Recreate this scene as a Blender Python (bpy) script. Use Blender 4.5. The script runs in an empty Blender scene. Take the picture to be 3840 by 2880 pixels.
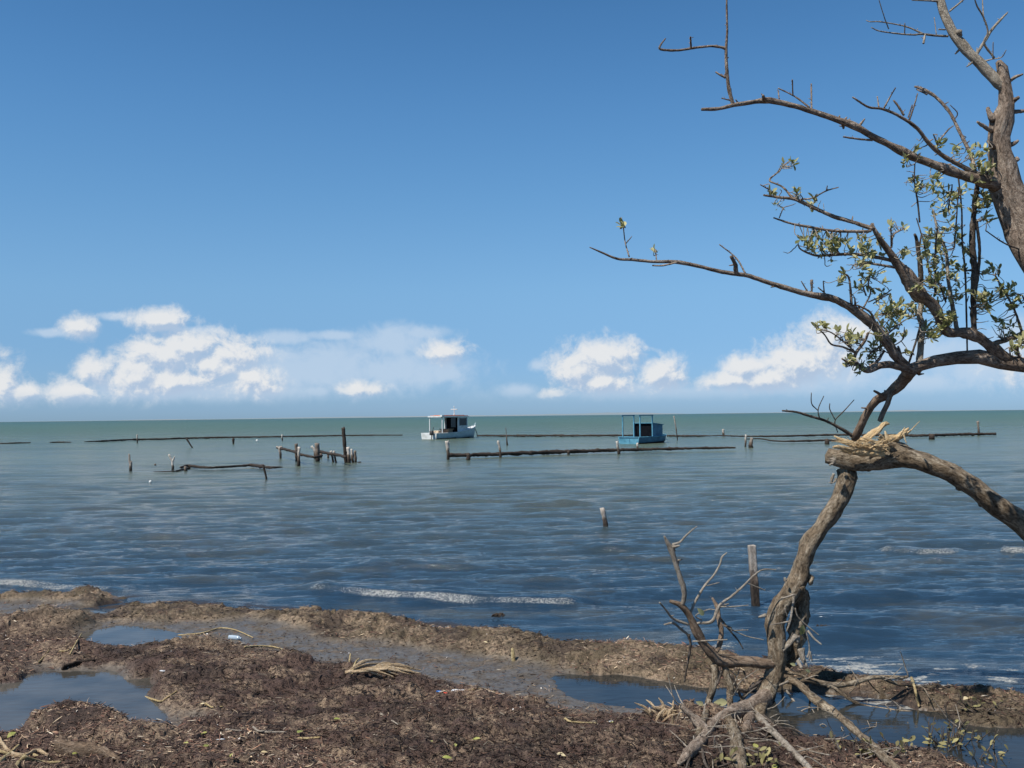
import bpy, math, random
import numpy as np
from mathutils import Vector, Matrix
R = math.radians
SC = bpy.context.scene
COL = SC.collection
random.seed(7)
NR = np.random.RandomState(11)

# ------------------------------------------------------------------ camera
CAMH = 2.2
FPX = 3733.3           # focal length in photograph pixels (3840 wide)
PITCH = R(1.83); ROLL = R(0.673)
F_ = Vector((0, math.cos(PITCH), math.sin(PITCH)))
X_ = Vector((1, 0, 0)); U0 = X_.cross(F_)
CX = X_ * math.cos(ROLL) - U0 * math.sin(ROLL)
CY = X_ * math.sin(ROLL) + U0 * math.cos(ROLL)
CO = Vector((0, 0, CAMH))
cd = bpy.data.cameras.new('camera'); cam = bpy.data.objects.new('camera', cd); COL.objects.link(cam)
cd.sensor_width = 36; cd.lens = 35; cd.clip_start = 0.05; cd.clip_end = 60000
m = Matrix.Identity(4)
for i in range(3):
    m[i][0] = CX[i]; m[i][1] = CY[i]; m[i][2] = -F_[i]; m[i][3] = CO[i]
cam.matrix_world = m
SC.camera = cam

def ray(x, y):
    return CX * ((x - 1920) / FPX) + CY * ((1440 - y) / FPX) + F_
def at(x, y, Y):                      # photograph pixel -> point at distance Y
    d = ray(x, y); return CO + d * (Y / d.y)
def onz(x, y, z=0.0):                 # photograph pixel -> point on level z
    d = ray(x, y); t = (z - CAMH) / d.z
    return CO + d * t

# ------------------------------------------------------------------ sun, sky, exposure
SUN = Vector((-0.44, -0.36, 0.86)).normalized()
SC.view_settings.view_transform = 'Standard'; SC.view_settings.look = 'None'
SC.view_settings.exposure = 0.38; SC.view_settings.gamma = 1.0
SC.render.engine = 'CYCLES'
sl = bpy.data.lights.new('sun', 'SUN'); sl.energy = 5.0; sl.angle = R(0.55); sl.color = (1, 0.95, 0.87)
so = bpy.data.objects.new('sun', sl); COL.objects.link(so)
so.rotation_euler = SUN.to_track_quat('Z', 'Y').to_euler(); so.location = (-20, -15, 30)

W = bpy.data.worlds.new('World'); SC.world = W; W.use_nodes = True
nt = W.node_tree; nt.nodes.clear()
def N(t, nt_, **k):
    n = nt_.nodes.new(t)
    for a, v in k.items(): setattr(n, a, v)
    return n
def Mth(nt_, op, a, b=None, c=None, clamp=False):
    n = nt_.nodes.new('ShaderNodeMath'); n.operation = op; n.use_clamp = clamp
    for i, v in enumerate((a, b, c)):
        if v is None: continue
        if isinstance(v, (int, float)): n.inputs[i].default_value = v
        else: nt_.links.new(v, n.inputs[i])
    return n.outputs[0]
def Mr(nt_, v, a, b, c=0.0, d=1.0, smooth=False):
    n = nt_.nodes.new('ShaderNodeMapRange'); n.interpolation_type = 'SMOOTHSTEP' if smooth else 'LINEAR'
    nt_.links.new(v, n.inputs[0])
    for i, q in enumerate((a, b, c, d)): n.inputs[i + 1].default_value = q
    return n.outputs[0]
def Mix(nt_, f, a, b, mode='MIX'):
    n = nt_.nodes.new('ShaderNodeMix'); n.data_type = 'RGBA'; n.blend_type = mode
    if isinstance(f, (int, float)): n.inputs[0].default_value = f
    else: nt_.links.new(f, n.inputs[0])
    for i, v in ((6, a), (7, b)):
        if isinstance(v, tuple): n.inputs[i].default_value = (*v[:3], 1)
        else: nt_.links.new(v, n.inputs[i])
    return n.outputs[2]
def Noise(nt_, vec, scale, detail=4, rough=0.55, dist=0.0):
    n = nt_.nodes.new('ShaderNodeTexNoise'); n.inputs['Scale'].default_value = scale
    n.inputs['Detail'].default_value = detail; n.inputs['Roughness'].default_value = rough
    n.inputs['Distortion'].default_value = dist
    if vec is not None: nt_.links.new(vec, n.inputs['Vector'])
    return n.outputs['Fac']

sky = N('ShaderNodeTexSky', nt, sky_type='NISHITA', sun_disc=False)
sky.sun_elevation = math.asin(SUN.z); sky.sun_rotation = math.atan2(SUN.x, SUN.y)
sky.altitude = 0; sky.air_density = 1.0; sky.dust_density = 0.3; sky.ozone_density = 3.0

# clouds as a function of the direction of view: (x, y, rx, ry, weight) in photograph pixels / 1.736
CL = [(345, 692, 52, 20, 0), (175, 706, 28, 22, .1), (245, 684, 26, 7, .45), (115, 719, 42, 7, .5), (430, 712, 40, 7, .5),
      (300, 810, 52, 48, 0), (350, 770, 66, 34, 0), (410, 750, 66, 30, 0), (370, 825, 90, 26, 0), (500, 765, 70, 30, .1), (455, 790, 60, 40, .1),
      (555, 825, 46, 34, .1), (600, 770, 60, 22, .45), (615, 730, 50, 14, .35), (720, 725, 60, 10, .5), (720, 780, 130, 40, .45),
      (850, 740, 90, 30, .40), (910, 720, 50, 14, .35), (960, 760, 46, 24, .2), (860, 800, 150, 40, .48), (780, 842, 46, 17, .2), (685, 846, 34, 11, .35), (960, 800, 40, 26, .4),
      (5, 835, 30, 42, .05), (50, 850, 34, 22, .1), (195, 800, 26, 32, .1), (150, 848, 48, 24, .1),
      (1250, 800, 56, 38, .05), (1300, 780, 66, 40, 0), (1330, 765, 50, 28, 0), (1300, 825, 80, 26, .1), (1430, 808, 48, 30, .05), (1195, 850, 26, 12, .2), (1162, 790, 18, 12, .4), (1120, 845, 46, 14, .5), (1380, 840, 100, 14, .4),
      (1575, 822, 62, 18, .1), (1610, 795, 44, 26, .1), (1655, 820, 60, 26, .05), (1720, 780, 66, 44, 0), (1790, 745, 46, 50, .05), (1840, 715, 40, 24, .15), (1800, 800, 90, 46, .35), (1730, 835, 80, 20, .3),
      (1990, 760, 160, 40, .55), (2120, 800, 110, 34, .5), (1990, 830, 90, 22, .5), (2230, 740, 60, 40, .35), (2350, 790, 120, 60, .1), (-120, 820, 90, 60, .1), (420, 848, 330, 22, .45), (1480, 850, 330, 16, .5), (650, 800, 180, 45, .45)]
def azel(px, py):
    d = ray(px * 1.736, py * 1.736).normalized()
    return math.atan2(d.x, d.y), math.asin(d.z)
def field(blobs, name, base, k1, k2):
    g = bpy.data.node_groups.new(name, 'ShaderNodeTree')
    g.interface.new_socket('P', in_out='INPUT', socket_type='NodeSocketVector')
    g.interface.new_socket('D', in_out='OUTPUT', socket_type='NodeSocketFloat')
    gi = g.nodes.new('NodeGroupInput'); go = g.nodes.new('NodeGroupOutput')
    acc = None
    for (px, py, rx, ry, w) in blobs:
        a, e = azel(px, py)
        s1 = N('ShaderNodeVectorMath', g, operation='SUBTRACT'); g.links.new(gi.outputs[0], s1.inputs[0]); s1.inputs[1].default_value = (a, e, 0)
        s2 = N('ShaderNodeVectorMath', g, operation='MULTIPLY'); g.links.new(s1.outputs[0], s2.inputs[0]); s2.inputs[1].default_value = (2150 / rx, 2150 / ry, 0)
        s3 = N('ShaderNodeVectorMath', g, operation='LENGTH'); g.links.new(s2.outputs[0], s3.inputs[0])
        v = Mth(g, 'ADD', s3.outputs['Value'], w)
        acc = v if acc is None else Mth(g, 'SMOOTH_MIN', acc, v, 0.3)
    n1 = Noise(g, gi.outputs[0], 38, 9, 0.60, 0.5)
    n2 = Noise(g, gi.outputs[0], 120, 8, 0.68, 0.4)
    f = Mth(g, 'SUBTRACT', base, acc)
    f = Mth(g, 'ADD', f, Mth(g, 'MULTIPLY', Mth(g, 'SUBTRACT', n1, 0.5), k1))
    f = Mth(g, 'ADD', f, Mth(g, 'MULTIPLY', Mth(g, 'SUBTRACT', n2, 0.5), k2))
    g.links.new(f, go.inputs[0]); return g
g = field([c for c in CL if c[4] < .3], 'cloud_field', 1.72, 2.0, 1.0)
gf = field([c[:4] + (c[4] - .4,) for c in CL if c[4] >= .3], 'thin_cloud_field', 1.65, 1.9, .6)

tc = N('ShaderNodeTexCoord', nt)
nrm = N('ShaderNodeVectorMath', nt, operation='NORMALIZE'); nt.links.new(tc.outputs['Generated'], nrm.inputs[0])
sep = N('ShaderNodeSeparateXYZ', nt); nt.links.new(nrm.outputs[0], sep.inputs[0])
az = Mth(nt, 'ARCTAN2', sep.outputs[0], sep.outputs[1]); el = Mth(nt, 'ARCSINE', sep.outputs[2])
P = N('ShaderNodeCombineXYZ', nt); nt.links.new(az, P.inputs[0]); nt.links.new(el, P.inputs[1])
off = N('ShaderNodeVectorMath', nt, operation='ADD'); nt.links.new(P.outputs[0], off.inputs[0]); off.inputs[1].default_value = (-0.004, 0.0065, 0)
g1 = N('ShaderNodeGroup', nt, node_tree=g); g2 = N('ShaderNodeGroup', nt, node_tree=g)
nt.links.new(P.outputs[0], g1.inputs[0]); nt.links.new(off.outputs[0], g2.inputs[0])
dens = Mr(nt, g1.outputs[0], -.05, 1.15, 0, 1, True)
lowfade = Mr(nt, el, 0.006, 0.03, 0.0, 1, True)
dens = Mth(nt, 'MULTIPLY', dens, lowfade)
dens = Mth(nt, 'MULTIPLY', dens, 0.93)
lit = Mr(nt, Mth(nt, 'SUBTRACT', g1.outputs[0], g2.outputs[0]), -0.45, 0.35, 0, 1, True)
ccol = Mix(nt, lit, (0.33, 0.42, 0.55), (0.63, 0.635, 0.64))
g3 = N('ShaderNodeGroup', nt, node_tree=gf); nt.links.new(P.outputs[0], g3.inputs[0])
thin = Mth(nt, 'MULTIPLY', Mth(nt, 'MULTIPLY', Mr(nt, g3.outputs[0], -.1, 1.3, 0, 1, True), lowfade), .70)
# sky colour: the Nishita sky graded with height
hz = Mr(nt, el, 0.0, 0.42, 0, 1)
ramp = N('ShaderNodeValToRGB', nt); nt.links.new(hz, ramp.inputs[0])
r_ = ramp.color_ramp
K15 = 1 / 1.5
r_.interpolation = 'B_SPLINE'
stops = [(0, .449, .735, 1.30), (.032, .449, .725, 1.35), (.16, .471, .714, 1.088), (.299, .70, .94, 1.15), (.504, .675, 1.014, 1.20), (.725, .609, 1.016, 1.244), (.925, .505, .917, 1.154), (1.0, .48, .88, 1.12)]
for i_, (p_, q1, q2, q3) in enumerate(stops):
    e_ = r_.elements[0] if i_ == 0 else (r_.elements[1] if i_ == 1 else r_.elements.new(p_))
    e_.position = p_; e_.color = (q1 * K15, q2 * K15, q3 * K15, 1)
SKYRAMP = ramp
skym = Mix(nt, 1.0, sky.outputs[0], ramp.outputs[0], 'MULTIPLY')
SKYS = 0.15 / 1.30
skys = N('ShaderNodeVectorMath', nt, operation='SCALE'); nt.links.new(skym, skys.inputs[0]); skys.inputs['Scale'].default_value = SKYS
final = Mix(nt, dens, Mix(nt, thin, skys.outputs[0], (.43, .52, .63)), ccol)
bg = N('ShaderNodeBackground', nt); nt.links.new(final, bg.inputs[0]); bg.inputs[1].default_value = 1.0
wo = N('ShaderNodeOutputWorld', nt); nt.links.new(bg.outputs[0], wo.inputs[0])
W.cycles.sampling_method = 'MANUAL'; W.cycles.sample_map_resolution = 512

# ------------------------------------------------------------------ helpers
def tag(o, label=None, cat=None, group=None, kind=None):
    if label: o['label'] = label
    if cat: o['category'] = cat
    if group: o['group'] = group
    if kind: o['kind'] = kind
    return o
def empty(name, loc=(0, 0, 0)):
    o = bpy.data.objects.new(name, None); COL.objects.link(o); o.location = loc; o.empty_display_size = .2; return o

def mat(name, rough=0.8, spec=0.3):
    M_ = bpy.data.materials.new(name); M_.use_nodes = True; t = M_.node_tree
    b = t.nodes['Principled BSDF']; b.inputs['Roughness'].default_value = rough; b.inputs['Specular IOR Level'].default_value = spec
    return M_, t, b
def bump(t, b, h, strength=0.5, dist=0.01):
    n = t.nodes.new('ShaderNodeBump'); n.inputs['Strength'].default_value = strength; n.inputs['Distance'].default_value = dist
    t.links.new(h, n.inputs['Height']); t.links.new(n.outputs[0], b.inputs['Normal'])
    return n
def attr(t, name):
    n = t.nodes.new('ShaderNodeAttribute'); n.attribute_name = name; return n
def objco(t):
    return t.nodes.new('ShaderNodeTexCoord').outputs['Object']
def scaled(t, v, s):
    n = t.nodes.new('ShaderNodeVectorMath'); n.operation = 'MULTIPLY'; t.links.new(v, n.inputs[0]); n.inputs[1].default_value = s; return n.outputs[0]

def mat_bark(name, dark, mid, light, scale=1.0, rough=0.9):
    M_, t, b = mat(name, rough, 0.15)
    v = attr(t, 'bark').outputs['Vector']
    a = Noise(t, v, 48 * scale, 8, 0.75, 0.9); c = Noise(t, v, 17 * scale, 5, 0.7, .8)
    k = Noise(t, v, 130 * scale, 3, 0.6)
    c1 = Mix(t, Mr(t, a, 0.36, 0.6), dark, mid)
    c2 = Mix(t, Mth(t, 'MULTIPLY', Mr(t, c, 0.45, 0.66), Mr(t, k, 0.35, 0.6)), c1, light)
    t.links.new(c2, b.inputs['Base Color'])
    bump(t, b, Mth(t, 'ADD', a, Mth(t, 'MULTIPLY', k, 0.4)), 1.0, 0.022)
    return M_
def mat_plain(name, c, c2=None, scale=8, rough=0.7, spec=0.3, bmp=0.15, str_=(1, 1, 1)):
    M_, t, b = mat(name, rough, spec)
    v = scaled(t, objco(t), str_)
    a = Noise(t, v, scale, 6, 0.65)
    col = Mix(t, Mr(t, a, 0.38, 0.64), c, c2 or tuple(q * 0.7 for q in c))
    t.links.new(col, b.inputs['Base Color']); bump(t, b, a, bmp, 0.01)
    return M_
BARK_D = mat_bark('bark_driftwood', (.022, .015, .010), (.22, .165, .11), (.48, .41, .31))
BARK_U = mat_bark('bark_grey_brown', (.035, .025, .018), (.30, .225, .17), (.54, .45, .36), 1.2)
BARK_P = mat_bark('bark_pale', (.13, .105, .08), (.38, .33, .26), (.50, .45, .37), 1.3)
BARK_R = mat_bark('bark_reddish', (.07, .048, .034), (.27, .19, .13), (.42, .33, .25), 1.2)
TWIG_D = mat_bark('twig_dark', (.03, .024, .02), (.12, .095, .075), (.24, .2, .17), 1.5)
TWIG_P = mat_bark('twig_bleached', (.16, .13, .10), (.36, .31, .25), (.5, .45, .38), 1.5)
SPLINT = mat_bark('fresh_split_wood', (.55, .34, .16), (.86, .64, .36), (.94, .82, .58), 2.2)
def mat_post():
    M_, t, b = mat('weathered_post_wood', 0.85, 0.2)
    h = attr(t, 'hfrac').outputs['Fac']; v = attr(t, 'bark').outputs['Vector']
    a = Noise(t, v, 40, 5, 0.7); pale = attr(t, 'pale').outputs['Fac']
    dk = Mix(t, Mr(t, a, .35, .65), (.012, .010, .009), (.06, .045, .035))
    wd = Mix(t, Mr(t, a, .35, .65), (.07, .05, .038), (.17, .13, .10))
    pl = Mix(t, Mr(t, a, .35, .65), (.26, .22, .18), (.60, .56, .50))
    hh = Mth(t, 'ADD', h, Mth(t, 'MULTIPLY', Mth(t, 'SUBTRACT', a, .5), .5))
    c = Mix(t, Mr(t, hh, .25, .5), dk, wd)
    c = Mix(t, Mth(t, 'MULTIPLY', pale, Mr(t, hh, .5, .68)), c, pl)
    t.links.new(c, b.inputs['Base Color']); bump(t, b, a, .6, .02)
    return M_
POST = mat_post()

class MB:
    def __init__(s): s.v = []; s.f = []; s.b = []; s.h = []; s.n = 0; s.mi = []
    def add(s, v, f, b=None, h=None, mi=0):
        v = np.asarray(v, float); o = s.n
        s.v.append(v); s.f += [tuple(i + o for i in q) for q in f]; s.n += len(v)
        s.b.append(np.asarray(b, float) if b is not None else v.copy())
        s.h.append(np.asarray(h, float) if h is not None else np.zeros(len(v)))
        s.mi += [mi] * len(f)
    def box(s, c, size, rz=0, mi=0, M=None):
        sx, sy, sz = [q / 2 for q in size]; e = min(sx, sy, sz) * 0.12
        pts = []
        for z, k in ((-sz, e), (-sz + e, 0), (sz - e, 0), (sz, e)):
            for (a, b_) in ((-1, -1), (1, -1), (1, 1), (-1, 1)):
                pts.append((a * (sx - k), b_ * (sy - k), z))
        P_ = np.array(pts); ca, sa = math.cos(rz), math.sin(rz)
        P_ = np.stack([P_[:, 0] * ca - P_[:, 1] * sa, P_[:, 0] * sa + P_[:, 1] * ca, P_[:, 2]], 1)
        if M is not None: P_ = np.array([(M @ Vector(p))[:] for p in P_])
        P_ = P_ + np.array(c)
        f = [(3, 2, 1, 0), (12, 13, 14, 15)]
        for L in range(3):
            for i in range(4):
                j = (i + 1) % 4; f.append((L * 4 + i, L * 4 + j, L * 4 + 4 + j, L * 4 + 4 + i))
        s.add(P_, f, mi=mi)
    def build(s, name, mats, parent=None, org=(0, 0, 0), smooth=True, extra=None):
        me = bpy.data.meshes.new(name)
        V_ = np.concatenate(s.v) - np.array(org)
        me.from_pydata(V_.tolist(), [], s.f)
        a = me.attributes.new('bark', 'FLOAT_VECTOR', 'POINT'); a.data.foreach_set('vector', np.concatenate(s.b).ravel())
        a = me.attributes.new('hfrac', 'FLOAT', 'POINT'); a.data.foreach_set('value', np.concatenate(s.h))
        if extra is not None:
            a = me.attributes.new('pale', 'FLOAT', 'POINT'); a.data.foreach_set('value', np.full(len(V_), float(extra)))
        for q in (mats if isinstance(mats, (list, tuple)) else [mats]): me.materials.append(q)
        me.polygons.foreach_set('material_index', s.mi)
        me.polygons.foreach_set('use_smooth', [smooth] * len(me.polygons))
        me.update()
        o = bpy.data.objects.new(name, me); COL.objects.link(o)
        if parent is not None: o.parent = parent
        else: o.location = org
        return o

def hsh(ix, iy, seed):
    h = (ix.astype(np.int64) * 374761393 + iy.astype(np.int64) * 668265263 + seed * 974634777) & 0x7fffffff
    h = ((h ^ (h >> 13)) * 1274126177) & 0x7fffffff
    return ((h ^ (h >> 16)) & 0xffff) / 65535.0
def vn(x, y, seed=0):
    ix = np.floor(x); iy = np.floor(y); fx = x - ix; fy = y - iy
    fx = fx * fx * (3 - 2 * fx); fy = fy * fy * (3 - 2 * fy)
    a = hsh(ix, iy, seed); b = hsh(ix + 1, iy, seed); c = hsh(ix, iy + 1, seed); d = hsh(ix + 1, iy + 1, seed)
    return (a * (1 - fx) + b * fx) * (1 - fy) + (c * (1 - fx) + d * fx) * fy - 0.5
def fbm(x, y, f0, octv, seed=0, gain=0.55):
    o = 0; a = 1.0; f = f0; c, s = 0.8, 0.6
    for k in range(octv):
        o = o + a * vn(x * f, y * f, seed + k); a *= gain; f *= 2.03
        x, y = x * c - y * s, x * s + y * c
    return o

def smooth_path(P_, rad, step):
    P_ = [np.array(p, float) for p in P_]
    if len(P_) < 2: return P_, rad
    ext = [2 * P_[0] - P_[1]] + P_ + [2 * P_[-1] - P_[-2]]
    op = []; orr = []
    for i in range(len(P_) - 1):
        p0, p1, p2, p3 = ext[i:i + 4]
        L = np.linalg.norm(p2 - p1); n = max(1, int(math.ceil(L / step)))
        for k in range(n):
            t = k / n
            op.append(0.5 * ((2 * p1) + (-p0 + p2) * t + (2 * p0 - 5 * p1 + 4 * p2 - p3) * t * t + (-p0 + 3 * p1 - 3 * p2 + p3) * t ** 3))
            orr.append(rad[i] * (1 - t) + rad[i + 1] * t)
    op.append(P_[-1]); orr.append(rad[-1])
    return op, orr
SEED = [0]
def tube(mb, P_, rad, rough=0.12, knob=0.0, flat=1.0, mi=0, cap=True, seg=None, jit=0.0, hf=None, rag=0.0):
    SEED[0] += 1; rs = np.random.RandomState(SEED[0])
    rm = max(rad)
    step = max(0.012, rm * 0.9)
    pts, rr = smooth_path(P_, list(rad), step)
    n = len(pts); seg = seg or (16 if rm > .05 else 10 if rm > 0.02 else 7 if rm > .008 else 5)
    pts = np.array(pts); rr = np.array(rr)
    if jit > 0 and n > 2:
        jj = rs.normal(0, 1, (n, 3)) * (rr[:, None] * jit); jj[0] = 0; pts = pts + jj
    T = np.gradient(pts, axis=0); T /= (np.linalg.norm(T, axis=1)[:, None] + 1e-9)
    ref = np.array([0.3, 0.9, 0.2]); u = np.cross(T[0], ref); u /= np.linalg.norm(u)
    vs = []; bs = []; L = 0; ang = np.linspace(0, 2 * math.pi, seg, endpoint=False); hs = []
    off = rs.rand() * 50
    ph = rs.rand(4) * 6.28
    for i in range(n):
        u = u - T[i] * np.dot(u, T[i]); u /= (np.linalg.norm(u) + 1e-9); w = np.cross(T[i], u)
        if i: L += np.linalg.norm(pts[i] - pts[i - 1])
        q = 1 + rough * (1.6 * vn(ang * 1.3 * 2 / 6.28 * 3 + off, np.full(seg, L / max(rm, .01) * 0.55 + off), SEED[0]) + vn(np.cos(ang) * 4 + off, np.sin(ang) * 4 + L / max(rm, .01) * 1.8, SEED[0] + 9)
             + 0.6 * np.sin(ang * 2 + L * 3 + ph[0]) * 0.6)
        if knob > 0: q = q * (1 + knob * max(0, vn(np.array([L / max(rm, .01) * .35 + off]), np.array([off]), 3)[0]) * 2)
        rg = rr[i] * q
        ring = pts[i] + rg[:, None] * (np.cos(ang)[:, None] * u + flat * np.sin(ang)[:, None] * w)
        if rag > 0 and i == n - 1: ring = ring + T[i] * (rs.rand(seg)[:, None] * rag)
        vs.append(ring)
        bs.append(np.stack([np.cos(ang) * rr[i] + off, np.sin(ang) * rr[i], np.full(seg, L * 0.42)], 1))
        hs.append(np.full(seg, (i / max(1, n - 1)) if hf is None else hf[0] + (hf[1] - hf[0]) * i / max(1, n - 1)))
    f = []
    for i in range(n - 1):
        for k in range(seg):
            k2 = (k + 1) % seg; f.append((i * seg + k, i * seg + k2, (i + 1) * seg + k2, (i + 1) * seg + k))
    V_ = np.concatenate(vs); B_ = np.concatenate(bs); H_ = np.concatenate(hs)
    if cap:
        V_ = np.concatenate([V_, [pts[0] - T[0] * rr[0] * .3, pts[-1] + T[-1] * rr[-1] * .4]]); B_ = np.concatenate([B_, B_[:1], B_[-1:]]); H_ = np.concatenate([H_, H_[:1], H_[-1:]])
        a, b = n * seg, n * seg + 1
        for k in range(seg):
            k2 = (k + 1) % seg; f.append((a, k2, k)); f.append((b, (n - 1) * seg + k, (n - 1) * seg + k2))
    mb.add(V_, f, B_, H_, mi)
    return pts

def grid_mesh(name, X, Y, Z, attrs, material):
    r, c = X.shape
    me = bpy.data.meshes.new(name)
    V_ = np.stack([X, Y, Z], -1).reshape(-1, 3)
    idx = np.arange(r * c).reshape(r, c)
    q = np.stack([idx[:-1, :-1], idx[:-1, 1:], idx[1:, 1:], idx[1:, :-1]], -1).reshape(-1, 4)
    me.vertices.add(len(V_)); me.vertices.foreach_set('co', V_.ravel())
    me.loops.add(q.size); me.loops.foreach_set('vertex_index', q.ravel())
    me.polygons.add(len(q)); me.polygons.foreach_set('loop_start', np.arange(0, q.size, 4)); me.polygons.foreach_set('loop_total', np.full(len(q), 4))
    me.polygons.foreach_set('use_smooth', np.ones(len(q), bool))
    for k, a in attrs.items():
        t = me.attributes.new(k, 'FLOAT', 'POINT'); t.data.foreach_set('value', a.astype(np.float32).ravel())
    me.materials.append(material); me.update(calc_edges=True)
    o = bpy.data.objects.new(name, me); COL.objects.link(o); return o

# ------------------------------------------------------------------ the beach
D = 1.736
def z6(x, y): return (x * .5425, 2100 + y * .5425)
def z7(x, y): return (1100 + x * .6329, 2100 + y * .6329)
def zG(x, y): return (2800 + x * .4702, 2400 + y * .4702)
def zC(x, y): return (2340 + x * .5606, 1950 + y * .5606)
shore_px = [(-400, 1290), (0, 1282), (170, 1276), (300, 1292), (450, 1298), (560, 1306), (720, 1318), (900, 1336), (1100, 1364), (1200, 1382), (1350, 1388), (1540, 1410), (1750, 1456), (1900, 1480), (2212, 1508), (2500, 1530)]
sp = np.array([(onz(a * D, b * D, float(np.interp(a, [0, 300, 1300, 1700, 1900], [.13, .155, .145, .105, .10])))[:2]) for a, b in shore_px]); sp[:, 1] += 0.40
sp = np.concatenate([[(-60, sp[0, 1] + 3.0)], sp, [(60, sp[-1, 1] - 3.0)]])
def shore_y(x): return np.interp(x, sp[:, 0], sp[:, 1])
def poly(pts, z=0.04): return np.array([onz(a, b, z)[:2] for a, b in pts])
def psdf(X, Y, pg):
    d = np.full(X.shape, 1e9); ins = np.zeros(X.shape, bool); n = len(pg)
    for i in range(n):
        a = pg[i]; b = pg[(i + 1) % n]; e = b - a
        wx = X - a[0]; wy = Y - a[1]
        t = np.clip((wx * e[0] + wy * e[1]) / (e @ e + 1e-12), 0, 1)
        d = np.minimum(d, (wx - e[0] * t) ** 2 + (wy - e[1] * t) ** 2)
        cnd = ((a[1] <= Y) & (b[1] > Y)) | ((b[1] <= Y) & (a[1] > Y))
        xi = a[0] + (Y - a[1]) / (b[1] - a[1] + 1e-12) * e[0]
        ins ^= cnd & (X < xi)
    d = np.sqrt(d); return np.where(ins, -d, d)
def sst(x, a, b):
    t = np.clip((x - a) / (b - a), 0, 1); return t * t * (3 - 2 * t)
POOLS = [poly([z6(*p) for p in [(-500, 900), (0, 870), (150, 840), (200, 780), (420, 790), (740, 800), (830, 850), (1040, 830), (950, 930), (960, 980), (1050, 1050), (1080, 1100), (1130, 1170), (1060, 1240), (960, 1250), (860, 1180), (900, 1100), (700, 1040), (450, 985), (250, 1040), (180, 1110), (170, 1190), (30, 1235), (-500, 1250)]], .03),
         poly([z6(*p) for p in [(590, 530), (700, 495), (870, 470), (1150, 505), (1080, 555), (850, 580), (700, 590)]], .03),
         poly([z6(*p) for p in [(620, 320), (860, 285), (890, 315), (720, 345)]], .03),
         poly([z7(1640, 690), z7(1900, 700), z7(2212, 735), zG(150, 420), zG(330, 425), zG(600, 450), zG(800, 435), zG(1050, 440), zG(1200, 490), zG(1300, 540), zG(1500, 570), zG(1600, 640), zG(1750, 710), zG(2212, 735), zG(2800, 760), zG(2800, 1150), zG(1900, 1070), zG(1780, 960), zG(1600, 860), zG(1380, 890), zG(1200, 900), zG(1000, 860), zG(700, 820), zG(450, 780), zG(200, 700), zG(0, 640), zC(500, 1240), zC(300, 1225), z7(2212, 840), z7(1950, 830), z7(1750, 780)], .03)]
FLATS = [poly([z7(*p) for p in [(60, 560), (200, 480), (500, 470), (900, 545), (1300, 585), (1500, 625), (1700, 690), (2100, 860), (1950, 900), (1600, 850), (1200, 760), (900, 700), (500, 640), (200, 620)]], .05),
         poly([z6(*p) for p in [(560, 470), (760, 420), (1200, 440), (1700, 400), (2000, 480), (2300, 560), (2300, 680), (2050, 640), (1700, 560), (1500, 490), (1250, 540), (1000, 590), (640, 600)]], .05),
         poly([z6(*p) for p in [(-300, 300), (0, 285), (230, 270), (600, 300), (900, 300), (700, 360), (600, 340), (300, 300), (100, 360), (-300, 400)]], .05),
         poly([z6(*p) for p in [(250, 720), (430, 745), (700, 740), (880, 760), (900, 850), (1060, 820), (1080, 860), (900, 960), (1060, 1020), (1330, 1050), (1500, 1090), (1130, 1130), (1000, 1000), (700, 780), (300, 800)]], .05)]
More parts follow.
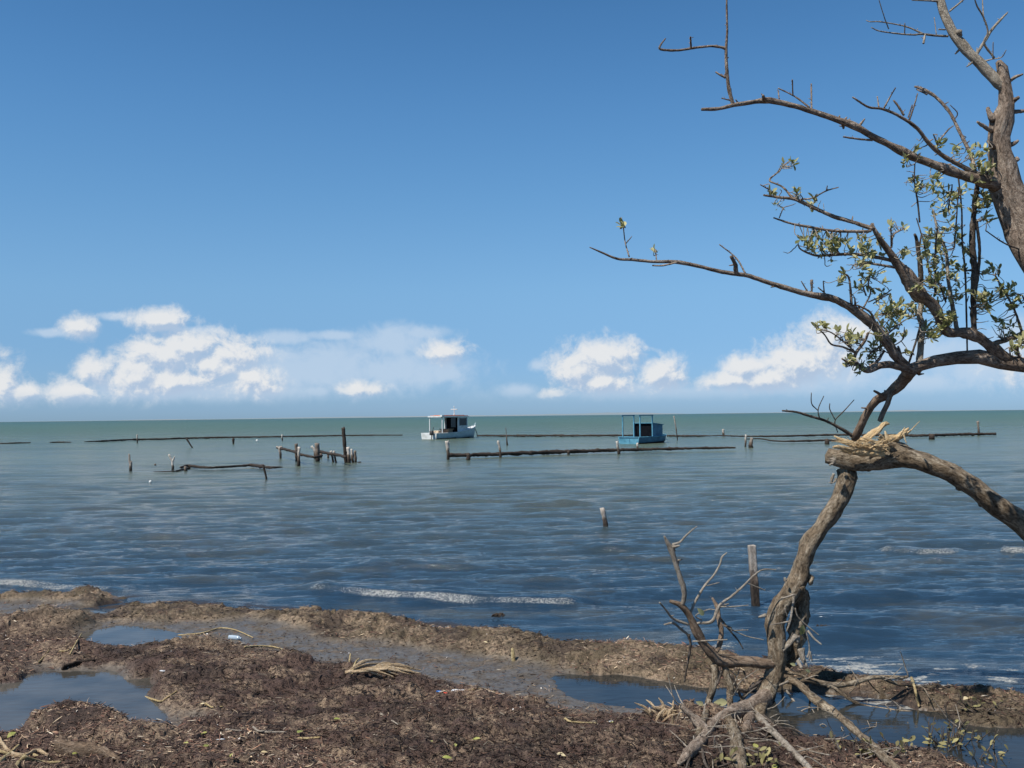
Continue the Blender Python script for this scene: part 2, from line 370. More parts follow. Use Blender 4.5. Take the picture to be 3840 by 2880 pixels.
# (px, py in photo/1.736, rx, ry metres, height)
HUMPS = [(205, 1284, .36, .18, .09), (365, 1290, .22, .16, .13), (630, 1300, .22, .16, .13), (560, 1305, .5, .2, .03),
         (140, 1352, .60, .13, .11), (30, 1362, .6, .2, .09), (208, 1350, .22, .08, .09), (60, 1405, .7, .25, .04),
         (500, 1460, 1.1, .45, .07), (430, 1430, .5, .3, .05), (620, 1440, .35, .3, .05), (180, 1585, .42, .20, .13), (60, 1628, .5, .16, .08), (260, 1610, .35, .2, .06),
         (1000, 1530, .3, .12, .04), (1310, 1615, .25, .10, .06), (1300, 1420, .7, .2, .03), (1500, 1425, .4, .15, .03), (850, 1560, 1.2, .3, .04), (1250, 1650, .8, .3, .05), (1700, 1640, .7, .25, .02)]
def height(X, Y):
    s = shore_y(X) - Y
    sw = s + 0.24 * fbm(X, Y, 1.1, 3, 40) + 0.10 * fbm(X, Y, 5, 3, 47)
    base = 0.062 + 0.016 * np.clip(s - 3, 0, 30)
    h = np.minimum(base, -0.03 + 0.45 * sw); h = np.maximum(h, -0.45)
    px = X / np.maximum(Y, 1) # left/right fraction
    rid = np.interp(px, [-.6, -.3, -.1, .1, .25, .5], [.015, .03, .045, .042, .012, .01])
    h = h + rid * np.exp(-((sw - .45) / .33) ** 2)
    for (a, b, rx, ry, hh) in HUMPS:
        c = onz(a * D, b * D, .05); h = h + hh * np.exp(-(((X - c.x) / rx) ** 2 + ((Y - c.y) / ry) ** 2) ** 1.5)
    wx = X + 0.16 * fbm(X, Y, 2.2, 4, 5); wy = Y + 0.16 * fbm(X, Y, 2.2, 4, 15)
    flat = np.zeros_like(X)
    for pg in FLATS: flat = np.maximum(flat, 1 - sst(psdf(wx, wy, pg), -0.05, 0.18))
    pool = np.zeros_like(X)
    for pg in POOLS: pool = np.maximum(pool, 1 - sst(psdf(wx, wy, pg), -0.01, 0.19))
    land = sst(sw, -.1, .25)
    n_big = fbm(X, Y, 1.7, 3, 60); n_mid = fbm(X, Y, 6, 3, 70); n_cl = fbm(X, Y, 15, 5, 80, .62)
    rough = .035 * n_big + .028 * n_mid + .020 * n_cl + .035 * sst(n_big + .25 * n_cl, .02, .10) + .012 * sst(n_mid + .3 * n_cl, .10, .18)
    clod = np.maximum(0, fbm(X, Y, 4.5, 4, 90)) ** 1.5
    fl = flat * (1 - .0)
    h = h * 1.0 + land * (1 - .85 * fl) * (.74 * rough + .04 * clod)
    h = np.where(fl > 0, h * (1 - fl) + fl * (0.036 + .012 * n_mid + .006 * n_cl), h)
    h = h * (1 - pool) + pool * (-.02)
    # mud by the sea at the swash
    return h, flat, pool, sw
def colsX(n, half, outer, no):
    a = np.linspace(-1, 1, n) 
    return a
def pgrid(y0, y1, rows, cols, k, b, far=40, nout=40, gamma=None):
    # perspective grid: rows evenly spaced as seen from the camera
    t = np.linspace(1 / y0, 1 / y1, rows); ys = 1 / t
    inner = np.linspace(-1, 1, cols)
    o = (np.linspace(0, 1, nout + 1)[1:]) ** 2
    X = []
    for y in ys:
        hw = k * y + b
        X.append(np.concatenate([(-hw - o * far)[::-1], inner * hw, hw + o * far]))
    X = np.array(X); return X, np.repeat(ys[:, None], X.shape[1], 1)
X1, Y1 = pgrid(4.6, 17.5, 760, 1150, .56, .7)
X0 = np.repeat(X1[:1], 40, 0); Y0 = np.repeat(np.linspace(-30, 4.55, 40)[:, None], X1.shape[1], 1)
XT = np.concatenate([X0, X1]); YT = np.concatenate([Y0, Y1])
HT, FLT, POL, SW = height(XT, YT)
def hz_at(x, y):
    h, *_ = height(np.array([[float(x)]]), np.array([[float(y)]])); return float(h[0, 0])

M_, t, b = mat('wrack_and_mud', .85, .25)
oc = objco(t)
fa = attr(t, 'flat').outputs['Fac']; zo = attr(t, 'zone').outputs['Fac']; wt = attr(t, 'wet').outputs['Fac']
n1 = Noise(t, oc, 3.2, 5, .6); n2 = Noise(t, oc, 26, 8, .72, .5); n3 = Noise(t, oc, 120, 6, .75, .8); n4 = Noise(t, oc, 300, 3, .7)
purp = Mix(t, Mr(t, n3, .38, .62), (.016, .010, .009), (.118, .074, .058))
tan = Mix(t, Mr(t, n3, .38, .62), (.075, .05, .032), (.42, .31, .21))
oliv = Mix(t, Mr(t, n3, .38, .62), (.028, .021, .013), (.145, .110, .070))
tanm = Mth(t, 'MULTIPLY', Mr(t, n1, .44, .60), Mr(t, n2, .40, .56))
c = Mix(t, zo, purp, oliv)
c = Mix(t, tanm, c, tan)
c = Mix(t, Mth(t, 'MULTIPLY', Mr(t, Noise(t, oc, 1.9, 6, .68), .52, .60), .75), c, Mix(t, Mr(t, n3, .4, .6), (.014, .010, .009), (.060, .042, .034)))
c = Mix(t, Mth(t, 'MULTIPLY', Mr(t, n4, .62, .74), .6), c, (.36, .30, .22))
mud = Mix(t, Mr(t, n2, .35, .65), (.078, .066, .052), (.150, .132, .108))
mud = Mix(t, Mth(t, 'MULTIPLY', Mr(t, n3, .56, .66), .7), mud, (.06, .042, .032))
fa = Mth(t, 'MULTIPLY', fa, Mr(t, Noise(t, oc, 5, 7, .72), .36, .52, .35, 1))
wetf = Mth(t, 'MAXIMUM', fa, wt)
c = Mix(t, fa, c, mud)
dk = Mix(t, Mth(t, 'MULTIPLY', wt, .55), c, Mix(t, 1.0, c, (.35, .33, .32), 'MULTIPLY'))
t.links.new(dk, b.inputs['Base Color'])
t.links.new(Mr(t, Mth(t, 'ADD', wetf, Mth(t, 'MULTIPLY', Mth(t, 'SUBTRACT', n2, .5), .6)), .2, 1.0, .9, .32), b.inputs['Roughness'])
bh = Mth(t, 'ADD', Mth(t, 'MULTIPLY', n2, .9), Mth(t, 'MULTIPLY', n3, .5))
bn = bump(t, b, bh, .8, .02)
t.links.new(Mr(t, wetf, 0, 1, .85, .12), bn.inputs['Strength'])
sd = shore_y(XT) - YT
zone = np.clip(1 - sst(sd + .5 * fbm(XT, YT, .8, 3, 33), 1.2, 2.6), 0, 1)
wet = (1 - sst(HT, .015, .06))
ter = grid_mesh('beach', XT, YT, HT, {'flat': FLT * (1 - .5 * sst(HT, .05, .08)), 'zone': zone, 'wet': wet}, M_)
tag(ter, kind='structure')
print('terrain', HT.shape)

# ------------------------------------------------------------------ puddles
def mat_puddle(name, base, rough=.04):
    M_, t, b = mat(name, rough, .5); b.inputs['IOR'].default_value = 1.33
    oc = objco(t); n = Noise(t, scaled(t, oc, (1, 2.2, 1)), 7, 4, .5); n2 = Noise(t, oc, 2.0, 3, .5)
    t.links.new(Mix(t, Mr(t, n2, .4, .6), base, tuple(q * 1.6 for q in base)), b.inputs['Base Color'])
    bump(t, b, n, .10, .02); return M_
PUD = mat_puddle('puddle_water', (.045, .042, .036))
PUDR = mat_puddle('puddle_water_clear', (.016, .017, .016))
for pg, mm in zip(POOLS, (PUD, PUD, PUD, PUDR)):
    x0, y0 = pg.min(0) - .5; x1, y1 = pg.max(0) + .5
    me = bpy.data.meshes.new('puddle'); z = .026
    nx, ny = 24, 16
    gx, gy = np.meshgrid(np.linspace(x0, x1, nx), np.linspace(y0, y1, ny))
    # keep the sheet on the land side of the shoreline
    gy = np.minimum(gy, shore_y(gx) - .75)
    o = grid_mesh('puddle', gx, gy, np.full_like(gx, z), {}, mm); tag(o, kind='structure')

# ------------------------------------------------------------------ the sea
Xs, Ys = pgrid(5.5, 75, 900, 900, .58, 1.0, 30, 20)
far_y = np.array([82, 95, 115, 140, 180, 240, 340, 500, 800, 1400, 2600, 5000, 9000, 16000.])
Xf = []; Yf = []
ts = np.concatenate([np.linspace(-1, 1, Xs.shape[1])])
for y in far_y:
    hw = .58 * y + 31 + y * 1.2; k = Xs[-1] / abs(Xs[-1]).max()
    Xf.append(k * hw); Yf.append(np.full(Xs.shape[1], y))
XW = np.concatenate([Xs, np.array(Xf)]); YW = np.concatenate([Ys, np.array(Yf)])
wav = np.zeros_like(XW)
rs = np.random.RandomState(4)
for i in range(64):
    lam = 0.13 * (22 ** (i / 63.0)); a = R(rs.normal(0, 10 if lam > 1 else 17) + 5)
    amp = .0080 * lam ** .76 * (1.1 if lam < .5 else 1.25 if lam < 1.4 else .6)
    if lam > 2.6: amp *= .7
    k = 2 * math.pi / lam; kx, ky = math.sin(a) * k, -math.cos(a) * k
    ph = kx * XW + ky * YW + rs.rand() * 6.28
    env = .55 + 1.1 * vn(XW / (lam * 4.5) + i * 3.1, YW / (lam * 3.0), 100 + i)
    dyrow = YW ** 2 / (CAMH * 1400)      # drop waves too fine for the rows
    keep = np.clip((lam - 1.6 * dyrow) / (lam * .5), 0, 1)
    sn = np.sin(ph); wav += amp * env * keep * (.55 * sn + .75 * (.62 - np.abs(np.sin(ph * .5 - .785)) ** .9))
sdw = YW - shore_y(XW)                     # distance out to sea
wav *= np.clip(.12 + sdw / 3.0, .04, 1)
wav += .018 * fbm(XW, YW * 1.6, .5, 3, 200) * np.clip(sdw / 4, 0, 1)
foam = np.zeros_like(XW)
def pline(pts, z=.05): return np.array([onz(a * D, b * D, z)[:2] for a, b in pts])
def ldist(pg):
    d = np.full(XW.shape, 1e9); sg = np.zeros(XW.shape); tt = np.zeros(XW.shape); n = len(pg) - 1
    for i in range(n):
        a, b2 = pg[i], pg[i + 1]; e = b2 - a; wx = XW - a[0]; wy = YW - a[1]
        t_ = np.clip((wx * e[0] + wy * e[1]) / (e @ e), 0, 1); q = np.hypot(wx - e[0] * t_, wy - e[1] * t_)
        m_ = q < d; d = np.where(m_, q, d); sg = np.where(m_, wy - e[1] * t_, sg); tt = np.where(m_, (i + t_) / n, tt)
    return d, np.sign(sg) * d, tt
for pts, wd, hgt, st in (([(640, 1262), (700, 1270), (790, 1278), (880, 1283), (1000, 1289), (1100, 1294), (1200, 1295), (1290, 1292)], .13, .085, .85),
                     ([(1890, 1180), (1960, 1187), (2030, 1190), (2100, 1186)], .22, .07, .85), ([(2150, 1186), (2230, 1191), (2400, 1188)], .22, .07, .9),
                     ([(-80, 1250), (60, 1254), (180, 1262), (240, 1268)], .22, .03, .9), ([(1000, 1240), (1250, 1250)], .05, .03, 0), ([(760, 1215), (1100, 1222)], .05, .05, 0),
                     ([(200, 1150), (600, 1160)], .1, .05, 0), ([(1250, 1180), (1700, 1170)], .1, .05, 0), ([(100, 1200), (420, 1195)], .1, .05, 0), ([(900, 1075), (1300, 1085)], .1, .06, 0)):
    pg = pline(pts); d, s_, tt = ldist(pg)
    env = np.clip(np.minimum(tt, 1 - tt) * 11, 0, 1) if hgt else 1
    wav += hgt * env * np.exp(-((s_ - .12) / np.where(s_ > .12, .40, .15)) ** 2)
    if st:
        nn = .68 + fbm(XW, YW, 3.0, 3, 300) * .30
        foam = np.maximum(foam, st * env * np.clip(nn + .35, 0, 1.2) * (1 - sst(np.abs(s_), wd * .35, wd)))
# scum and froth along the right-hand shore, thin swash line elsewhere
nn = fbm(XW, YW * 2.5, 2.2, 5, 310, .65)
fr = np.interp(XW / np.maximum(YW, 1), [.10, .2, .3, .6], [0, .8, 1.0, 1.0])
foam = np.maximum(foam, (1.0 + 1.3 * fbm(XW, YW * 2.2, 6, 4, 345, .7)).clip(0, 1.3) * fr * (1 - sst(sdw + .5 * nn, .6, 2.0)) * sst(nn, -.35, .05))
foam = np.maximum(foam, .8 * (1 - sst(sdw, .05, .35)) * sst(nn, -.1, .25))
weed = (1 - sst(sdw, .0, .7)) * sst(fbm(XW, YW * 2, 2.6, 5, 320, .65), .02, .3)
spk = sst(fbm(XW, YW * 2.2, 1.4, 5, 333, .7), .42, .62) * (sdw > 1) * (YW < 60)
foam = np.maximum(foam, spk * .25)
M_, t, b = mat('sea_water', .12, .5); b.inputs['IOR'].default_value = 1.42
oc = objco(t); sx = N('ShaderNodeSeparateXYZ', t); t.links.new(oc, sx.inputs[0])
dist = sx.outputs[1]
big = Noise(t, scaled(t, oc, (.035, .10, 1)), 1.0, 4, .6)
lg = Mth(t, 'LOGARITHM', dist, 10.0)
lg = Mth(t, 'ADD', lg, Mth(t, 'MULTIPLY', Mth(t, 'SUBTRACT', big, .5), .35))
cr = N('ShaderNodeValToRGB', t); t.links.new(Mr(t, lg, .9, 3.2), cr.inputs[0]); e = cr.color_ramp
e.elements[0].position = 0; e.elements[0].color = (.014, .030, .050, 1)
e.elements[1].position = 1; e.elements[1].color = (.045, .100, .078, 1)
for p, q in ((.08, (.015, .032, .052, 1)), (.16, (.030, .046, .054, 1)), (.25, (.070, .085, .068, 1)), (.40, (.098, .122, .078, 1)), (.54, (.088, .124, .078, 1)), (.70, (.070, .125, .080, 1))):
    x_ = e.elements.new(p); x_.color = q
SEARAMP = cr
col = cr.outputs[0]
col = Mix(t, Mth(t, 'MULTIPLY', Mr(t, Noise(t, scaled(t, oc, (.5, 1.4, 1)), 1.0, 4, .6), .50, .64), .55), col, (.060, .060, .045))
pt = Noise(t, scaled(t, oc, (.12, .75, 1)), 1.0, 6, .7)
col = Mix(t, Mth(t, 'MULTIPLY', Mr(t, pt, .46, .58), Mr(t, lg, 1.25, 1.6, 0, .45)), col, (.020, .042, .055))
wd = attr(t, 'weed').outputs['Fac']; fo = attr(t, 'foam').outputs['Fac']
col = Mix(t, wd, col, (.03, .02, .014))
fn = Noise(t, scaled(t, oc, (1, 1.7, 1)), 48, 5, .75, .3)
fmask = Mr(t, Mth(t, 'ADD', fo, Mth(t, 'MULTIPLY', Mth(t, 'SUBTRACT', fn, .5), 1.5)), .74, 1.15, 0, 1, True)
fmask = Mth(t, 'MULTIPLY', Mth(t, 'MULTIPLY', fmask, Mr(t, fo, .02, .15)), Mr(t, Noise(t, oc, 30, 4, .75), .42, .58, .25, 1.05))
col = Mix(t, Mth(t, 'MULTIPLY', fmask, .85, None, True), col, (.38, .375, .34))
t.links.new(col, b.inputs['Base Color'])
t.links.new(Mth(t, 'MAXIMUM', Mr(t, lg, 1.2, 2.4, .06, .34), Mth(t, 'MULTIPLY', Mth(t, 'MAXIMUM', fmask, wd), .8)), b.inputs['Roughness'])
t.links.new(Mr(t, lg, 1.3, 2.2, .5, .12), b.inputs['Specular IOR Level'])
w1 = Noise(t, scaled(t, oc, (.6, 2.6, 1)), 3.8, 7, .66, .4)
w2 = Noise(t, scaled(t, oc, (.35, 1.1, 1)), 1.0, 5, .6, .3)
w3 = Noise(t, scaled(t, oc, (.05, .22, 1)), 1.0, 4, .65)
hh = Mth(t, 'ADD', Mth(t, 'MULTIPLY', w1, .62), Mth(t, 'ADD', Mth(t, 'MULTIPLY', w2, Mr(t, lg, 1.0, 1.8, .4, 2.6)), Mth(t, 'MULTIPLY', w3, Mr(t, lg, 1.5, 2.3, 0, 9))))
bn = bump(t, b, hh, 1.0, .16)
t.links.new(Mth(t, 'MULTIPLY', Mr(t, lg, .95, 1.5, .45, 1.0), 1.0), bn.inputs['Strength'])
keep = sdw > -1.2
ZW = np.where(keep, wav, -.6)
sea = grid_mesh('water', XW, YW, ZW, {'foam': foam, 'weed': weed}, M_); tag(sea, kind='structure')

# distant low coast on the horizon, distance haze put into its blue-grey colour
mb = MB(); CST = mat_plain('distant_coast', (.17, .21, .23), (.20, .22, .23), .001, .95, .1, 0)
def coast(seq, Y, depth):
    P1 = [onz(0, 0)] ; vs = []; n = 0
    xs = np.linspace(seq[0][0], seq[-1][0], 160); hs = np.interp(xs, [q[0] for q in seq], [q[1] for q in seq])
    hs = .6 * hs * (1 + .5 * fbm(xs * .02, xs * 0, 1.0, 4, 5))
    for x, hh_ in zip(xs, hs):
        X = (x * D - 1920) / FPX * Y
        vs += [(X, Y, -2), (X, Y + depth * .3, max(.5, hh_)), (X, Y + depth, -2)]
    f = []
    for i in range(len(xs) - 1):
        a = i * 3; f += [(a, a + 3, a + 4, a + 1), (a + 1, a + 4, a + 5, a + 2)]
    mb.add(vs, f)
coast([(-700, 0), (0, 5), (300, 14), (600, 17), (750, 22), (900, 18), (1020, 30), (1100, 22), (1180, 36), (1290, 46), (1380, 38), (1450, 22), (1500, 5)], 12000, 1500)
coast([(1500, 0), (1560, 8), (1840, 10), (1920, 24), (1990, 28), (2040, 14), (2212, 8), (2600, 3)], 12500, 1500)
tag(mb.build('distant_hills', CST), kind='structure')
# ------------------------------------------------------------------ trees: branches traced as polylines
RG = {'A': (2100, 0, .78662), 'B': (2640, 900, .5425), 'C': (2340, 1950, .5606), 'H': (3300, 0, .5427), 'E': (3200, 1600, .3013), 'D': (3050, 1550, .226), 'G': (2800, 2400, .4702), 'F': (0, 0, 1.736)}
GD = {}
def gdepth(x, y):
    k = (int(x // 20), int(y // 12))
    if k not in GD:
        q = onz(k[0] * 20 + 10, k[1] * 12 + 6, .05)
        for _ in range(3): q = onz(k[0] * 20 + 10, k[1] * 12 + 6, max(0.0, hz_at(q.x, q.y)))
        GD[k] = q.y
    return GD[k]
class Skel:
    def __init__(s): s.p = []; s.q = []
    def near_img(s, x, y):
        a = np.array([k[:2] for k in s.p]); d = np.hypot(a[:, 0] - x, a[:, 1] - y); i = int(d.argmin()); return s.p[i][2]
    def near3(s, v):
        a = np.array(s.q); d = np.linalg.norm(a - np.array(v), axis=1); i = int(d.argmin()); return a[i], d[i]
def branch(sk, mb, reg, pts, d0=None, dd=0.0, minr=0.0, rough=.12, knob=.15, jit=.03, buds=0, **k):
    x0, y0, s = RG[reg]; I = [(x0 + p[0] * s, y0 + p[1] * s) for p in pts]
    r = [p[2] * s if len(p) > 2 else None for p in pts]
    last = 3 * s
    first = next((q for q in r if q), last); r[0] = r[0] or first
    for i in range(1, len(r)):
        if r[i] is None: r[i] = max(1.1, r[i - 1] * .88)
    if d0 is None: d0 = sk.near_img(*I[0])
    n = len(I); P_ = []; rr = []
    def gl(x, y, d, rr_=0):
        if y < 2330 or x > 3900: return d
        return min(d, gdepth(x, y) - .045 - rr_ / FPX * 6.0)
    for i, (x, y) in enumerate(I):
        d = gl(x, y, d0 + dd * (i / max(1, n - 1)), r[i]); P_.append(at(x, y, d)); rr.append(max(minr, .93 * r[i] / FPX * d))
        if i: 
            for q in (0.25, .5, .75, 1):
                a = i - 1 + q; dm = d0 + dd * (a / max(1, n - 1))
                xx = I[i - 1][0] * (1 - q) + x * q; yy = I[i - 1][1] * (1 - q) + y * q
                dm = gl(xx, yy, dm); sk.p.append((xx, yy, dm)); sk.q.append(np.array(at(xx, yy, dm)[:]))
        else:
            sk.p.append((x, y, d)); sk.q.append(np.array(P_[0][:]))
    p = tube(mb, [v[:] for v in P_], rr, rough=rough, knob=knob, jit=jit, **k)
    if buds:
        L = len(p)
        for q in range(buds):
            i = random.randrange(1, L - 1) if L > 3 else 0
            rad = np.interp(i / L, np.linspace(0, 1, len(rr)), rr)
            dr = np.random.RandomState(SEED[0] + q).normal(0, 1, 3); dr[1] *= .4; dr /= np.linalg.norm(dr)
            if dr[2] < -.3: dr[2] *= -1
            l = rad * random.uniform(1.2, 3.4) + .004
            tube(mb, [p[i], p[i] + dr * l * .6, p[i] + dr * l], [rad * .5, rad * .38, rad * .2], rough=.1)
    return p

# ---- the leafy tree on the right: trunk stands outside the frame
UT = empty('mangrove_tree', (5.3, 6.6, 0.05))
tag(UT, 'tall half-bare mangrove tree leaning in from the right with grey-green leaves', 'tree')
uo = tuple(UT.location)
S = Skel(); du = 6.5
mb = MB()
branch(S, mb, 'H', [(1900, 4600, 200), (1750, 3700, 180), (1500, 2800, 155), (1250, 2050, 135), (1080, 1680, 120), (1000, 1520, 108), (925, 1400, 95), (868, 1270, 86), (868, 1150, 84), (835, 1050, 68), (825, 950, 68), (842, 830, 76), (876, 720, 54), (862, 620, 46), (850, 540, 42), (842, 470, 36), (815, 425, 20)], du, 0, rough=.34, knob=.25, jit=.06)
branch(S, mb, 'H', [(900, 1330, 60), (1000, 1340, 50), (1150, 1250, 45)], None, .2, rough=.3)
for q in ([(895, 558, 14), (940, 530, 12), (988, 512, 7)], [(915, 700, 22), (955, 672, 12)], [(925, 775, 14), (1010, 765, 12), (1100, 740, 9)], [(770, 905, 18), (720, 875, 15), (672, 842, 8)], [(790, 830, 30), (760, 790, 20), (745, 742, 12)],
          [(880, 1005, 16), (920, 995, 14), (957, 970, 8)], [(790, 1020, 20), (745, 975, 10)], [(900, 1130, 26), (955, 1095, 16)]):
    branch(S, mb, 'H', q, None, random.uniform(-.1, .1), rough=.3)
mb.build('trunk', BARK_U, UT, uo)
mb = MB()
branch(S, mb, 'H', [(862, 600, 40), (820, 575, 44), (760, 510, 40), (690, 440, 38), (620, 370, 36), (560, 300, 37), (500, 220, 34), (460, 130, 31), (430, 50, 30), (405, -40, 28), (370, -160, 24)], du, .1, rough=.10, knob=.1)
branch(S, mb, 'H', [(540, 250, 30), (545, 215, 22)], None, -.04, rough=.3)
for q in ([(470, 250, 9), (380, 245, 9), (290, 235, 8), (230, 240, 7), (150, 235, 6), (0, 215, 5), (-60, 190, 4)], [(300, 235, 7), (200, 190, 6), (120, 170, 5), (0, 150, 5), (-70, 150, 4), (-95, 140, 3)],
          [(60, 200, 5), (30, 120, 4), (-10, -10, 3)], [(170, 235, 5), (172, 160, 4)], [(390, 240, 4), (375, 120, 3)], [(310, 240, 8), (300, 300, 8)], [(480, 80, 8), (540, 30, 7), (600, -20, 5)],
          [(660, 385, 12), (720, 290, 12), (770, 210, 11), (830, 140, 10), (880, 88, 6)], [(790, 400, 8), (720, 300, 8), (745, 220, 7), (715, 120, 7), (670, 40, 6), (650, -20, 4)], [(715, 120, 6), (708, 0, 4)],
          [(700, 430, 7), (770, 410, 5), (840, 395, 4), (872, 345, 3)], [(780, 405, 5), (782, 290, 3)], [(450, 205, 6), (405, 203, 5)], [(420, 10, 8), (330, 5, 6), (220, 0, 5)], [(560, 330, 10), (520, 372, 6)], [(640, 430, 9), (600, 460, 5)]):
    branch(S, mb, 'H', q, None, random.uniform(-.15, .15), buds=3)
mb.build('branch', BARK_P, UT, uo)
# long bare bough
mb = MB()
branch(S, mb, 'A', [(2090, 885, 34), (2030, 865, 28), (1980, 850, 26), (1900, 830, 24), (1800, 790, 21), (1700, 755, 19), (1600, 705, 18), (1500, 655, 17), (1400, 600, 16), (1300, 565, 15), (1200, 530, 14), (1100, 500, 13), (1000, 480, 13), (930, 485, 11), (830, 500, 11), (760, 518, 8), (675, 522, 6)], du, -.5, knob=.3, buds=16)
for q in ([(825, 498, 11), (805, 420, 10), (795, 330, 9), (792, 235, 8), (797, 150, 6), (795, 50, 5), (795, -30, 4)], [(790, 232, 8), (770, 225, 7), (720, 220, 6), (640, 228, 6), (560, 240, 6), (480, 235, 6), (480, 215, 5), (503, 183, 3)], [(625, 230, 5), (622, 175, 4)],
          [(790, 370, 7), (765, 358, 5), (742, 343, 4)], [(1490, 668, 6), (1420, 662, 5), (1350, 652, 4)], [(1190, 512, 5), (1120, 460, 4), (1040, 420, 3)], [(1110, 455, 4), (1108, 380, 3)], [(1200, 520, 5), (1198, 400, 4)], [(820, 480, 4), (770, 468, 3)],
          [(975, 480, 14), (968, 455, 6)], [(1350, 580, 14), (1352, 612, 5)], [(1045, 470, 4), (1040, 430, 3)]):
    branch(S, mb, 'A', q, None, random.uniform(-.12, .12), buds=4)
mb.build('branch', BARK_U, UT, uo)
mb = MB()
branch(S, mb, 'A', [(2020, 850, 14), (1930, 800, 12), (1830, 745, 11), (1760, 685, 10), (1700, 610, 9), (1620, 555, 8), (1540, 520, 7), (1470, 510, 6), (1395, 463, 4)], None, -.3, buds=9)
branch(S, mb, 'A', [(1980, 820, 9), (1970, 780, 9), (1950, 720, 9), (1900, 620, 8), (1860, 540, 8), (1800, 470, 8), (1740, 430, 9), (1690, 412, 5)], None, .2, buds=9)
for q in ([(1545, 515, 5), (1575, 460, 4), (1600, 418, 3)], [(1640, 550, 6), (1615, 510, 6), (1590, 478, 5)], [(1665, 575, 5), (1690, 500, 4), (1705, 445, 3)], [(1520, 510, 4), (1513, 460, 3)], [(1660, 560, 4), (1680, 500, 3)], [(1800, 680, 5), (1850, 620, 4), (1875, 600, 3)], [(1800, 690, 5), (1780, 640, 3)],
          [(1880, 570, 3), (1895, 540, 3), (1860, 500, 2)], [(1750, 450, 5), (1700, 425, 4)]):
    branch(S, mb, 'A', q, None, random.uniform(-.1, .1), buds=2)
mb.build('branch', BARK_U, UT, uo)
# low bough with the rising limb
mb = MB()
branch(S, mb, 'B', [(3600, 3400, 200), (3300, 2300, 170), (2950, 1400, 130), (2650, 1000, 95), (2400, 885, 68), (2212, 862, 56), (2050, 838, 54), (1900, 803, 50), (1750, 812, 42), (1600, 838, 40), (1500, 868, 38), (1420, 900, 38), (1385, 905, 34)], 6.9, -.2, rough=.16, knob=.25)
mb.build('branch', BARK_U, UT, uo)
mb = MB()
branch(S, mb, 'B', [(2100, 830, 44), (2000, 755, 42), (1900, 672, 38), (1780, 640, 36), (1700, 640, 32), (1650, 590, 32), (1610, 500, 36), (1560, 430, 40), (1480, 365, 44), (1400, 240, 42), (1330, 150, 31), (1270, 70, 24), (1220, 0, 21), (1168, -85, 17)], None, -.4, rough=.2, knob=.3)
branch(S, mb, 'A', [(1490, 1092, 13), (1488, 1065, 8)], None, 0)
for q in ([(1490, 1090, 12), (1400, 1060, 10), (1300, 1030, 10), (1200, 985, 9), (1120, 950, 8), (1040, 940, 7), (970, 930, 5)], [(1110, 945, 6), (1060, 890, 5), (1000, 860, 5), (1040, 820, 4), (1075, 780, 3)], [(1150, 950, 5), (1200, 945, 4), (1270, 910, 4), (1328, 893, 3)],
          [(1480, 1100, 9), (1450, 1103, 8), (1300, 1100, 7), (1180, 1080, 7), (1100, 1065, 5), (1018, 1038, 4)], [(1045, 1040, 3), (1065, 990, 3)], [(1270, 910, 3), (1275, 885, 2)], [(1000, 905, 4), (955, 880, 3)],
          [(1620, 1280, 12), (1600, 1250, 10), (1500, 1225, 9), (1400, 1212, 8), (1300, 1215, 7), (1220, 1218, 6), (1150, 1190, 4), (1135, 1165, 3)], [(1600, 1275, 8), (1520, 1262, 6), (1460, 1255, 5), (1400, 1262, 3)], [(1580, 1180, 6), (1590, 1120, 5), (1640, 1090, 3)], [(1580, 1170, 5), (1578, 1080, 3)]):
    branch(S, mb, 'A', q, None, random.uniform(-.15, .15), buds=5)
mb.build('branch', BARK_U, UT, uo)
# long left-hand bough
mb = MB()
branch(S, mb, 'B', [(1440, 905, 36), (1400, 880, 36), (1330, 800, 36), (1260, 700, 34), (1180, 600, 32), (1090, 520, 30), (1000, 460, 28), (900, 410, 27), (800, 390, 24), (700, 370, 22), (560, 330, 20), (430, 290, 18), (300, 245, 17), (220, 235, 16), (100, 215, 15), (0, 190, 14), (-110, 165, 14), (-210, 150, 12), (-350, 150, 11), (-500, 136, 11), (-600, 130, 9), (-710, 85, 7), (-790, 50, 4)], None, -.7, knob=.3, buds=14)
for q in ([(330, 1225, 4), (310, 1150, 3), (300, 1058, 3)], [(315, 1160, 3), (342, 1128, 2)], [(840, 1305, 12), (835, 1260, 10), (815, 1222, 8)], [(885, 1305, 5), (840, 1230, 4), (760, 1165, 3)], [(440, 1266, 4), (490, 1266, 5), (560, 1250, 5)], [(460, 1240, 3), (455, 1190, 4)], [(1200, 1400, 4), (1200, 1335, 8)],
          [(1180, 1390, 4), (1150, 1340, 3)], [(1260, 1400, 4), (1255, 1340, 3)], [(1390, 1450, 7), (1385, 1380, 6), (1375, 1320, 5), (1345, 1300, 3)], [(1410, 1470, 8), (1405, 1420, 3)], [(1440, 1480, 5), (1480, 1400, 4), (1470, 1350, 4), (1485, 1290, 3)], [(1470, 1440, 4), (1540, 1410, 3), (1580, 1380, 3)], [(1290, 1210 + 210, 4), (1230, 1370, 3)], [(1460, 1410, 5), (1430, 1330, 4)]):
    branch(S, mb, 'A', q, None, random.uniform(-.12, .12), buds=3)
mb.build('branch', BARK_U, UT, uo)
